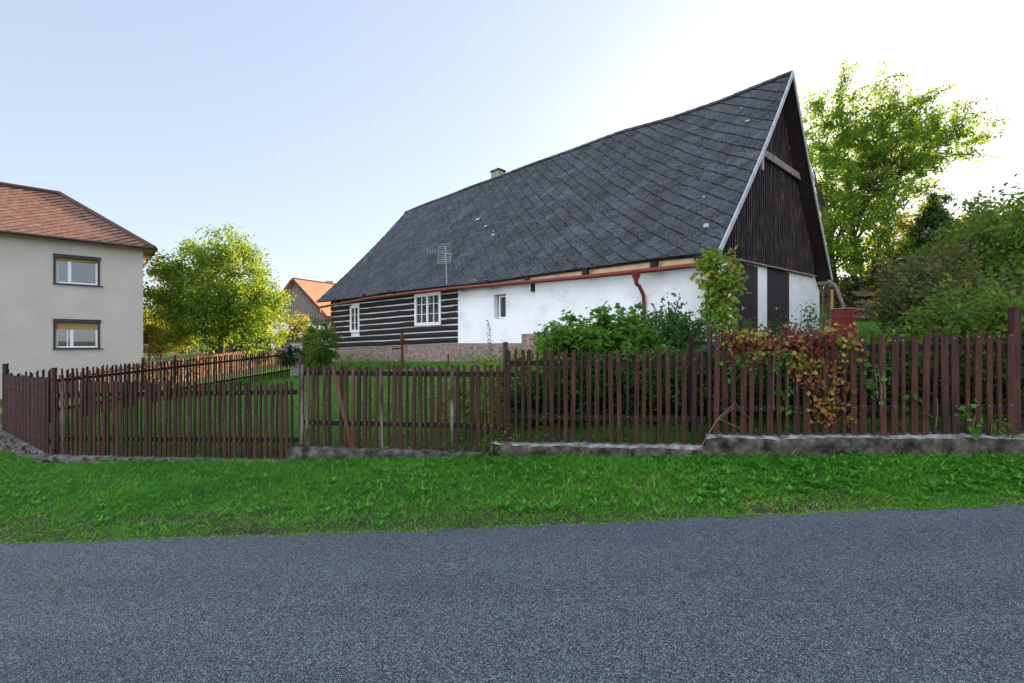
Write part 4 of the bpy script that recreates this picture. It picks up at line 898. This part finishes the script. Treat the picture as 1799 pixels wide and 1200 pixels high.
# brick pillar by the far garden gate
q = P(524,636,20.5); q.z = Hs(q.x,q.y)-.1; tpz = P(524,600,20.5).z
t = thing('brick_pillar', 'pale brick gate pillar with a dark flat cap', 'pillar', tuple(q)); mb = MB(); mb.box(q, .55, .4, tpz-q.z, .1); mb.build('pillar_shaft', M['whitebrick'], t)
mb = MB(); mb.box((q.x+.12,q.y,tpz), .95, .6, .07, .1); mb.build('cap', M['darkframe'], t)
mb = MB(); mb.box((q.x+.42,q.y+.1,q.z), .16, .2, tpz-q.z, .1); mb.build('timber_post', M['board'], t)
q = P(1622,420,26); t = thing('thin_mast', 'thin dark mast above the shrubs beside the conifer', 'mast', (q.x,q.y,3)); mb = MB(); mb.tube([(q.x,q.y,3), P(1622,342,26)], [.04,.02], 6); mb.build('shaft', M['darkframe'], t)
t = thing('old_gate_frame', 'dark steel gate frame half hidden behind the round post at the wall step', 'gate frame', tuple(P(1214,775,6.2)))
mb = MB(); mb.beam(P(1214,778,6.15), P(1214,588,6.15), .045, .045, up=V3(0,1,0)); mb.build('upright', M['rail'], t)
mb = MB(); mb.beam(P(1211,603,6.15), P(1246,603,6.15), .04, .05); mb.build('crossbar', M['rail'], t)
# retaining stones of the flower bed
t = thing('bed_edging', 'low dry stone edging of the flower bed', 'edging', tuple(P(680,660,14))); mb = MB(); rr = random.Random(6)
for row in range(3):
    for k in range(40):
        px = 600+k*4.2; q = P(px,0,14.2+(740-px)*.016); z = Hs(q.x,q.y)+row*.07; mb.obox(Vector((q.x,q.y,z))+Vector((rr.uniform(-.02,.02),rr.uniform(-.03,.03),0)), Vector((.1,-.02+rr.uniform(-.02,.02),0)), Vector((0,.25,0)), UP*.075)
mb.build('stones', M['stone'], t)

# ------------------------------------------------------------------ trees and shrubs
def G(px, d): p = P(px, 600, d); return Vector((p.x, d, Hs(p.x, d)))
def E(px, py, d, rx, ry, rz): return (P(px, py, d), (rx, ry, rz))
D1 = 26.5
tree('fruit_tree', 'broad green fruit tree with sunlit leaves beside the beige house', 'tree', G(385,D1),
  [E(405,500,D1,1.8,2,1.9), E(408,447,D1,1.05,1.1,1.15), E(322,455,D1-.5,.95,1.1,1.0), E(305,515,D1-.5,1.25,1.5,1.6), E(300,560,D1-.5,1.1,1.3,1.3), E(350,575,D1,2.2,1.8,1.1), E(440,545,D1,1.8,1.8,1.6), E(462,590,D1,1.1,1.2,.6), E(370,540,D1-1,2.3,1.6,1.5)],
  L_['tree'], 560, 95, .125, crad=.5, trunk_r=.2, trunk_top=P(385,500,D1), limbs=30, spray_len=.55, up=.8, aspect=.7)
tree('young_tree', 'small yellow green sapling glowing in front of the small house', 'tree', G(512,32), [E(512,577,32,1.0,1,1.0), E(525,592,32,1.0,.9,.7), E(505,600,31.5,.8,.8,.7)], L_['yellow'], 60, 90, .13, crad=.32, trunk_r=.06, limbs=8, spray_len=.3)
tree('garden_shrub', 'yellowish shrub behind the sunlit fence', 'shrub', G(283,24), [E(280,600,24.5,1.0,.9,.75), E(262,608,24.5,.6,.7,.5)], L_['yellow'], 60, 80, .09, crad=.3, trunk_r=.04, limbs=10, spray_len=.3, crown_name='foliage', stem_name='stems')
tree('background_tree', 'yellow green tree glimpsed behind the corner of the beige house', 'tree', G(262,40), [E(262,572,40,1.4,1.6,1.7), E(300,590,40,1.6,1.6,1.4)], L_['yellow'], 60, 90, .2, crad=.6, trunk_r=.12, limbs=10)
tree('background_tree', 'dark tree crowns low behind the fruit tree', 'tree', G(440,60), [E(300,590,60,3.5,3,2.4), E(420,600,60,5,3,2.2), E(510,602,58,2,3,1.2)], L_['hedge'], 120, 80, .3, crad=1.0, trunk_r=.15, limbs=10)
tree('evergreen_shrub', 'dark columnar evergreen shrub at the end of the log wall', 'shrub', G(562,19), [E(563,590,19,.5,.5,.65), E(565,612,19,.62,.6,.6), E(555,632,19,.65,.6,.45)], L_['elder'], 110, 90, .075, crad=.22, trunk_r=.05, limbs=10, spray_len=.18, up=1, crown_name='foliage', stem_name='stems')
tree('hydrangea_bush', 'dark bush with pale flowers beside the brick pillar', 'shrub', G(508,19.5), [E(508,625,19.5,.42,.4,.45), E(540,628,19.2,.3,.3,.3)], L_['hedge'], 50, 80, .08, crad=.2, trunk_r=.03, limbs=6, crown_name='foliage', stem_name='stems')
c_, _ = in_ellipsoids([E(508,615,19.3,.4,.3,.25)], 22); 
for k in range(22): q, tn = clump_leaves(c_[k:k+1], np.full((1,3),.06), 14, .05); quads('flower', q, L_['flower'], bpy.data.objects['hydrangea_bush'], tn)
# cherry behind the gable
D2 = 21.5
cherry = []
for (px, py, rx_, rz_) in ((1450,300,1.6,1.6),(1440,230,1.0,1.3),(1500,240,1.8,1.3),(1560,260,1.8,1.5),(1620,250,1.7,1.0),(1670,235,1.4,.6),(1575,312,1.2,1.1),(1520,330,2.0,1.4),(1480,400,1.7,1.5),(1540,400,1.1,1.2),(1500,450,1.8,1.2),(1440,430,1.0,1.5),(1560,205,1.1,.7),(1460,190,.9,.7),(1615,272,1.4,.8)):
    cherry.append(E(px, py, D2+rnd.uniform(-.8,1.2), rx_, 1.5, rz_))
bs = G(1470,D2); b2 = G(1500,D2+.6)
tree('cherry_tree', 'tall spreading backlit cherry tree rising behind the dark gable', 'tree', bs, cherry, L_['cherry'], 700, 62, .16, crad=.26, spray_len=1.3, up=.55, limbs=22, shell=.2, aspect=.42, droop=.5,
   trunks=[(bs, P(1440,330,D2), .17), (b2, P(1490,290,D2), .15), (b2+Vector((.3,0,0)), P(1590,260,D2), .1)])
for args in (
  ('dark_hedge', 'dark low hedge under the cherry tree', 'hedge', 1530, 20.5, [E(1480,520,20.5,1.3,.8,.9), E(1530,510,20.8,1.6,.8,1.1), E(1590,510,20.8,1.4,.8,1.2)], 'hedge', 150, 90, .1, .35),
  ('conifer', 'pointed conifer against the bright sky', 'tree', 1645, 19.5, [E(1645,445,19.5,.8,.8,.9), E(1645,408,19.5,.6,.55,.8), E(1645,376,19.5,.38,.38,.6), E(1645,356,19.5,.17,.17,.38)], 'conifer', 260, 150, .085, .17),
  ('glowing_shrub', 'yellow green shrub glowing in front of the conifer', 'shrub', 1610, 22, [E(1600,430,22,1.1,1,.9), E(1640,430,21,1.1,1,1.0), E(1580,470,22,1.1,1,.9), E(1660,460,21,1.3,1,1.2)], 'yellow', 130, 80, .13, .35),
  ('tall_shrub', 'tall leafy green shrub at the right edge of the picture', 'shrub', 1780, 9.3, [E(1770,458,9.6,.75,.7,.75), E(1790,518,9.3,.8,.7,1.0), E(1740,538,9.5,.8,.7,.8), E(1830,438,9.4,.9,.7,.8), E(1780,598,8.8,.9,.6,.7), E(1850,538,9,.9,.7,1.1), E(2000,520,9,1.2,.8,1.1), E(2180,530,8.6,1.3,.8,1.1)], 'elder', 640, 60, .1, .22),
  ('feathery_shrub', 'light green feathery shrub between the conifer and the tall shrub', 'shrub', 1700, 12.5, [E(1700,462,12.5,.8,.7,.9), E(1685,512,12.3,1.1,.8,.9), E(1730,452,12.3,.6,.6,.75), E(1740,412,12.5,.5,.5,.4)], 'elder', 190, 70, .13, .28),
  ('rusty_shrub', 'brownish red tinged spreading shrub behind the right fence', 'shrub', 1640, 9.2, [E(1640,540,9.2,.85,.6,.55), E(1600,555,9.4,.4,.5,.4), E(1690,560,8.8,.8,.6,.55), E(1640,490,10,.8,.6,.4)], 'rusty', 260, 70, .08, .2),
  ('green_shrub', 'bright green arching shrub directly behind the right fence', 'shrub', 1730, 7.6, [E(1730,570,7.6,.5,.4,.4), E(1690,600,7.2,.6,.4,.35), E(1780,600,7.0,.6,.4,.4)], 'elder', 150, 70, .075, .17),
  ('lit_shrub', 'small shrub with orange sunlit leaves at the lawn edge', 'shrub', 1572, 11.5, [E(1572,560,11.5,.35,.35,.4), E(1580,530,11.5,.3,.3,.3)], 'yellow', 40, 60, .07, .16)):
    nm, lab, cat, px, d, ells, mk, nc, nl_, sz, cr = args; is_t = cat == 'tree'
    tree(nm, lab, cat, G(px, d), ells, L_[mk], nc, nl_, sz, crad=cr, trunk_r=.12 if is_t else .035, limbs=16, spray_len=cr*2.3, up=.8, trunk_top=P(1645,344,19.5) if nm == 'conifer' else None, crown_name='crown' if is_t else 'foliage', stem_name='trunk' if is_t else 'stems')
# vine bush before the white wall
tree('vine_bush', 'big bright green climbing bush before the white wall', 'shrub', G(1060,8.3), [E(1055,612,8.3,.72,.5,.4), E(1085,586,8.5,.4,.4,.25), E(1010,622,8.0,.4,.4,.3), E(1060,650,7.8,.8,.4,.4), E(975,605,8.2,.25,.3,.2)], L_['bush'], 240, 40, .105, crad=.17, trunk_r=.03, limbs=16, spray_len=.36, up=.5, crown_name='foliage', stem_name='stems', aspect=.85, flat=.4)
tree('rose_bush', 'blue green rose bush to the right of the climbing bush', 'shrub', G(1165,8.8), [E(1168,592,8.8,.5,.4,.33), E(1190,610,8.6,.45,.4,.3), E(1150,645,8.2,.8,.4,.35), E(1185,570,8.9,.25,.3,.2)], L_['rose'], 200, 46, .075, crad=.16, trunk_r=.025, limbs=14, spray_len=.4, up=.6, crown_name='foliage', stem_name='stems', aspect=.6)
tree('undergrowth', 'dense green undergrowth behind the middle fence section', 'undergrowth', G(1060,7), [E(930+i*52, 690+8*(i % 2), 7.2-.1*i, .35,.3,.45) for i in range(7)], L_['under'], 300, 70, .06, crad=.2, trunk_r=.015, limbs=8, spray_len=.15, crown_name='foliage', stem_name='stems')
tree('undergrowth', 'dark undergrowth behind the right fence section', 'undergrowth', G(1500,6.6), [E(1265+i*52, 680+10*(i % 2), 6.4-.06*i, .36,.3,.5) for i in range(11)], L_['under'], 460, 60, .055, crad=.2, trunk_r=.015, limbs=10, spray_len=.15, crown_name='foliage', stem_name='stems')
tree('weed_thicket', 'yellowing weeds behind the fence post left of the bush', 'weeds', G(850,7.3), [E(850,700,7.2,.4,.25,.4), E(800,720,7.2,.3,.25,.3), E(895,650,7.4,.25,.25,.3), E(935,640,7.6,.3,.25,.25)], L_['vine'], 130, 34, .045, crad=.15, trunk_r=.012, limbs=18, spray_len=.25, bark='stem', crown_name='foliage', stem_name='stems')
tree('undergrowth', 'yellow brown withering plants behind the right fence section', 'undergrowth', G(1600,6.3), [E(1560,690,6.2,.25,.2,.35), E(1640,700,6.1,.3,.2,.3), E(1250,700,6.4,.2,.2,.3), E(1380,720,6.3,.35,.2,.2)], L_['vine'], 60, 40, .045, crad=.15, trunk_r=.012, limbs=8, spray_len=.15, crown_name='foliage', stem_name='stems')
# creeper over the fence, grape vine on the corner, bed plants
def creeper(name, label, cat, base, rects, mat, n, size, seed, stems=16, **kw):
    t = thing(name, label, cat, tuple(base)); tot = sum(r[4] for r in rects); cs = []; rr = np.random.RandomState(seed)
    for (x0, x1, y0, y1, wgt, dfun) in rects:
        m = int(n*wgt/tot); k = max(4, m//14); cx = rr.uniform(x0, x1, k); cy = rr.uniform(y0, y1, k); i = rr.randint(0, k, m)
        px = cx[i]+rr.normal(size=m)*(9); py = cy[i]+rr.normal(size=m)*9
        for a, b in zip(px, py): d = dfun(a)+rr.normal()*.05; cs.append(tuple(P(a, b, d)))
    cs = np.array(cs); q = leaf_quads(cs, np.full(len(cs), size), **kw); quads('foliage', q, mat, t, np.clip(vnoise(cs[:,0]*1., cs[:,2]*1., .12, seed)*.7+rs.rand(len(cs))*.5-.1, 0, 1))
    for _ in range(stems):
        mb = MB()
        r_ = rects[rnd.randrange(len(rects))]; a = rnd.uniform(r_[0], r_[1]); b = rnd.uniform(r_[0], r_[1]); a2 = lerp(a, b, .25); d = r_[5]
        mb.tube(curve(P(a, r_[3], d(a)), P(a2, r_[2], d(a2)), (rnd.uniform(-.025,.025), 0, 0), 6), .0045, 5); mb.build('stem', M['stem'], t)
    return t
fr_ = lambda px: dF(px)-.06
creeper('autumn_creeper', 'red and yellow autumn creeper hanging over the right fence', 'creeper', G(1450,5.6),
  [(1275,1385,584,615,2.6,fr_),(1385,1510,584,618,3,fr_),(1395,1490,612,690,3,fr_),(1420,1495,690,745,2,fr_),(1290,1390,608,632,1,fr_),(1270,1520,580,596,.7,lambda p: dF(p)+.1)], L_['autumn'], 1600, .052, 3, aspect=.85, flat=-.3)
creeper('green_bindweed', 'sparse green leaves climbing the pickets of the right fence', 'climber', G(1550,5.5),
  [(1345,1385,620,720,1,fr_),(1505,1560,640,700,.8,fr_),(1590,1610,700,730,.3,fr_),(1640,1720,700,750,.5,fr_),(1255,1300,620,660,.4,fr_),(1700,1790,730,770,.6,fr_)], L_['bush'], 150, .065, 4, stems=8, aspect=.9)
creeper('grape_vine', 'yellow green grape vine climbing the near corner of the cottage', 'vine', G(1262,10.2),
  [(1240,1290,455,500,3,lambda p: 10.2),(1225,1248,450,480,.6,lambda p: 10.3),(1248,1284,500,560,4,lambda p: 10.1),(1240,1285,555,590,2,lambda p: 10.0),(1285,1304,465,510,.8,lambda p: 10.2)], L_['vine'], 1500, .115, 5, stems=20, aspect=.95, flat=-.4)
creeper('bare_twigs', 'tangle of bare and leafy twigs before the gable doors', 'shrub', G(1330,9.0), [(1285,1330,560,590,1,lambda p: 9.2),(1330,1440,575,600,2.5,lambda p: 8.8),(1395,1445,540,585,.9,lambda p: 8.8)], L_['rose'], 520, .07, 6, stems=16)
creeper('wall_foot_plants', 'green flower bed plants along the cottage plinth', 'plants', G(650,18), [(590,650,625,648,3,lambda p: 18.5-(p-590)*.03),(650,745,630,652,3,lambda p: 17-(p-650)*.02),(790,935,625,650,3,lambda p: 13.5-(p-790)*.02)], L_['bush'], 2600, .09, 7, stems=30, aspect=.3)
creeper('base_weeds', 'small weeds growing on the concrete base walls', 'weeds', G(900,6.2), [(830,885,770,800,3,fr_),(780,860,782,796,1.5,fr_),(885,960,745,778,1,fr_),(1720,1799,745,775,1,fr_),(640,780,784,796,.7,fr_)], L_['elder'], 620, .035, 8, stems=12)
q = G(862,12.5); t = thing('tall_weed', 'single tall thin weed stalk before the small window', 'weed', tuple(q)); tp = P(858,562,12.5); mb = MB(); st = curve(q, tp, (.05,0,0), 10); mb.tube(st, [.008]*9+[.003], 5); mb.build('stalk', M['stem'], t)
cs = np.array([tuple(st[3].lerp(st[-1], f)) for f in np.linspace(0, 1, 46)]); quads('leaves', leaf_quads(cs, np.full(46,.11), aspect=.28), L_['rose'], t, rs.rand(46))
# dry bent stalk on the right wall
t = thing('dry_branch', 'dry bare branch leaning on the pickets at the wall step', 'branch', tuple(P(1236,785,5.6))); mb = MB()
mb.tube([P(1233,783,5.55), P(1262,735,5.5), P(1292,708,5.5), P(1320,738,5.48)], [.008,.007,.005,.003], 5); mb.tube([P(1262,735,5.5), P(1300,752,5.45)], [.005,.003], 5); mb.tube([P(1255,745,5.5), P(1290,715,5.6)], [.004,.003], 5); mb.build('twig', M['stem'], t)
# broad-leaved weeds in the verge
N = 9000; x = rs.uniform(-9, 6.8, N); ey = edge_y(x); f = yF(x)-.12; y = ey+.05+(f-ey-.05)*rs.rand(N)**.8
pr = .05+.7*vnoise(x, y, .7, 12)**2*np.clip((x+3.5)/5, .12, 1.5)*np.clip((y-4.05)*2.5, .15, 1); k = pr > rs.rand(N); x, y = x[k], y[k]; qs = []
for a, b in zip(x, y):
    m = rnd.randint(4, 8); z = Hs(a, b)+rnd.uniform(0,.02); L = rnd.uniform(.04,.085); ph = rnd.random()*6
    for i in range(m):
        an_ = ph+i*2*math.pi/m+rnd.uniform(-.3,.3); el = rnd.uniform(.5,1.1); d_ = np.array([math.cos(an_)*math.cos(el), math.sin(an_)*math.cos(el), math.sin(el)]); w_ = np.array([-math.sin(an_), math.cos(an_), 0])*L*.17
        p = np.array([a, b, z+.0]); mid_ = p+d_*L*.65; tip = p+d_*L+np.array([math.cos(an_), math.sin(an_), -.25])*L*.25
        qs += [[p-w_*.25, p+w_*.25, mid_+w_, mid_-w_], [mid_-w_, mid_+w_, tip+w_*.2, tip-w_*.2]]
qs = np.array(qs); tag(quads('verge_weeds', qs, L_['weed'], attr=np.repeat(rs.rand(len(qs)//2), 2)), 'broad leaved weeds scattered through the verge grass', 'weeds', kind='stuff')
# gravel and fallen leaves on the road edge
N = 420; x = rs.uniform(-5, 5, N); y = edge_y(x)-.01-np.abs(rs.normal(size=N))*.07; y[:70] -= rs.rand(70)*.9; c_ = np.stack([x, y, road_z(x)+.018], 1)
qq = leaf_quads(c_, np.full(N,.016), aspect=1, flat=.98, fold=.1); tag(quads('road_edge_debris', qq, L_['vine'], attr=rs.rand(N)), 'tiny dry leaves and grit along the asphalt edge', 'debris', kind='stuff')

# ------------------------------------------------------------------ light, sky, camera
FILL_CLOUD = 5.5
AZ, EL = R(33.2), R(17.1)
sd = Vector((math.sin(AZ)*math.cos(EL), math.cos(AZ)*math.cos(EL), math.sin(EL)))
sun = bpy.data.lights.new('sun', 'SUN'); sun.energy = 5; sun.angle = R(.5); sun.color = (1, .8, .52)
so = bpy.data.objects.new('sun', sun); COL.objects.link(so); so.rotation_euler = sd.to_track_quat('Z', 'Y').to_euler(); so.location = (20, 30, 20)
w = bpy.data.worlds.new('World'); scene.world = w; w.use_nodes = True; nt = w.node_tree; bg = nt.nodes['Background']
sky = nt.nodes.new('ShaderNodeTexSky'); sky.sky_type = 'NISHITA'; sky.sun_disc = False; sky.sun_elevation = EL; sky.sun_rotation = AZ
sky.altitude = 400; sky.air_density = 1.0; sky.dust_density = 1.2; sky.ozone_density = 1.0
gm = nt.nodes.new('ShaderNodeGamma'); gm.inputs[1].default_value = .36
nt.links.new(sky.outputs[0], gm.inputs[0]); tn_ = nt.nodes.new('ShaderNodeMixRGB'); tn_.blend_type = 'MULTIPLY'; tn_.inputs[0].default_value = 1; tn_.inputs[2].default_value = (.95,1.0,1.1,1)
nt.links.new(gm.outputs[0], tn_.inputs[1]); # unseen clouds added opposite the sun as bright fill for the shaded front
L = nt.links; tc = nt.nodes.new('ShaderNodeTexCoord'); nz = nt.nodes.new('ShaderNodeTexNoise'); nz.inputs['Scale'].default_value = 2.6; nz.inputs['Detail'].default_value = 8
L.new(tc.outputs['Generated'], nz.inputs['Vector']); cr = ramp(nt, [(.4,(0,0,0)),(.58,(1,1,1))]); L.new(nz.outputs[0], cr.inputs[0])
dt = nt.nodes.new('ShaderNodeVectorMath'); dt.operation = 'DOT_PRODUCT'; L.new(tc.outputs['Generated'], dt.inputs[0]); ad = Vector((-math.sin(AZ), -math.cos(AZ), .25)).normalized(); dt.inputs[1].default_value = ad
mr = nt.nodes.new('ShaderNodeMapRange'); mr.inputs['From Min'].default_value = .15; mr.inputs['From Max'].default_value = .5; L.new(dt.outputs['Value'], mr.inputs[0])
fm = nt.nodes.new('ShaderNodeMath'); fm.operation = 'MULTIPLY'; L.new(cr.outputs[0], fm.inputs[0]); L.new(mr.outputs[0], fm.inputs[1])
cm = nt.nodes.new('ShaderNodeMixRGB'); L.new(fm.outputs[0], cm.inputs[0]); L.new(tn_.outputs[0], cm.inputs[1]); cm.inputs[2].default_value = (FILL_CLOUD*.93, FILL_CLOUD*1.0, FILL_CLOUD*1.17, 1)
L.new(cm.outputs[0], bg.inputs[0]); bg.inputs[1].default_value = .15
cam = bpy.data.cameras.new('camera'); cam.sensor_width = 36; cam.lens = 36*F/1799; cam.clip_end = 3000; cam.clip_start = .05
co_ = bpy.data.objects.new('camera', cam); COL.objects.link(co_); co_.location = (0, 0, CZ); co_.rotation_euler = (R(90), 0, 0); scene.camera = co_
scene.view_settings.view_transform = 'Standard'; scene.view_settings.look = 'None'; scene.view_settings.exposure = 1.94; scene.view_settings.gamma = 1
scene.cycles.max_bounces = 8; scene.cycles.transparent_max_bounces = 8
for o in bpy.data.objects:
    if '_loc' in o: del o['_loc']
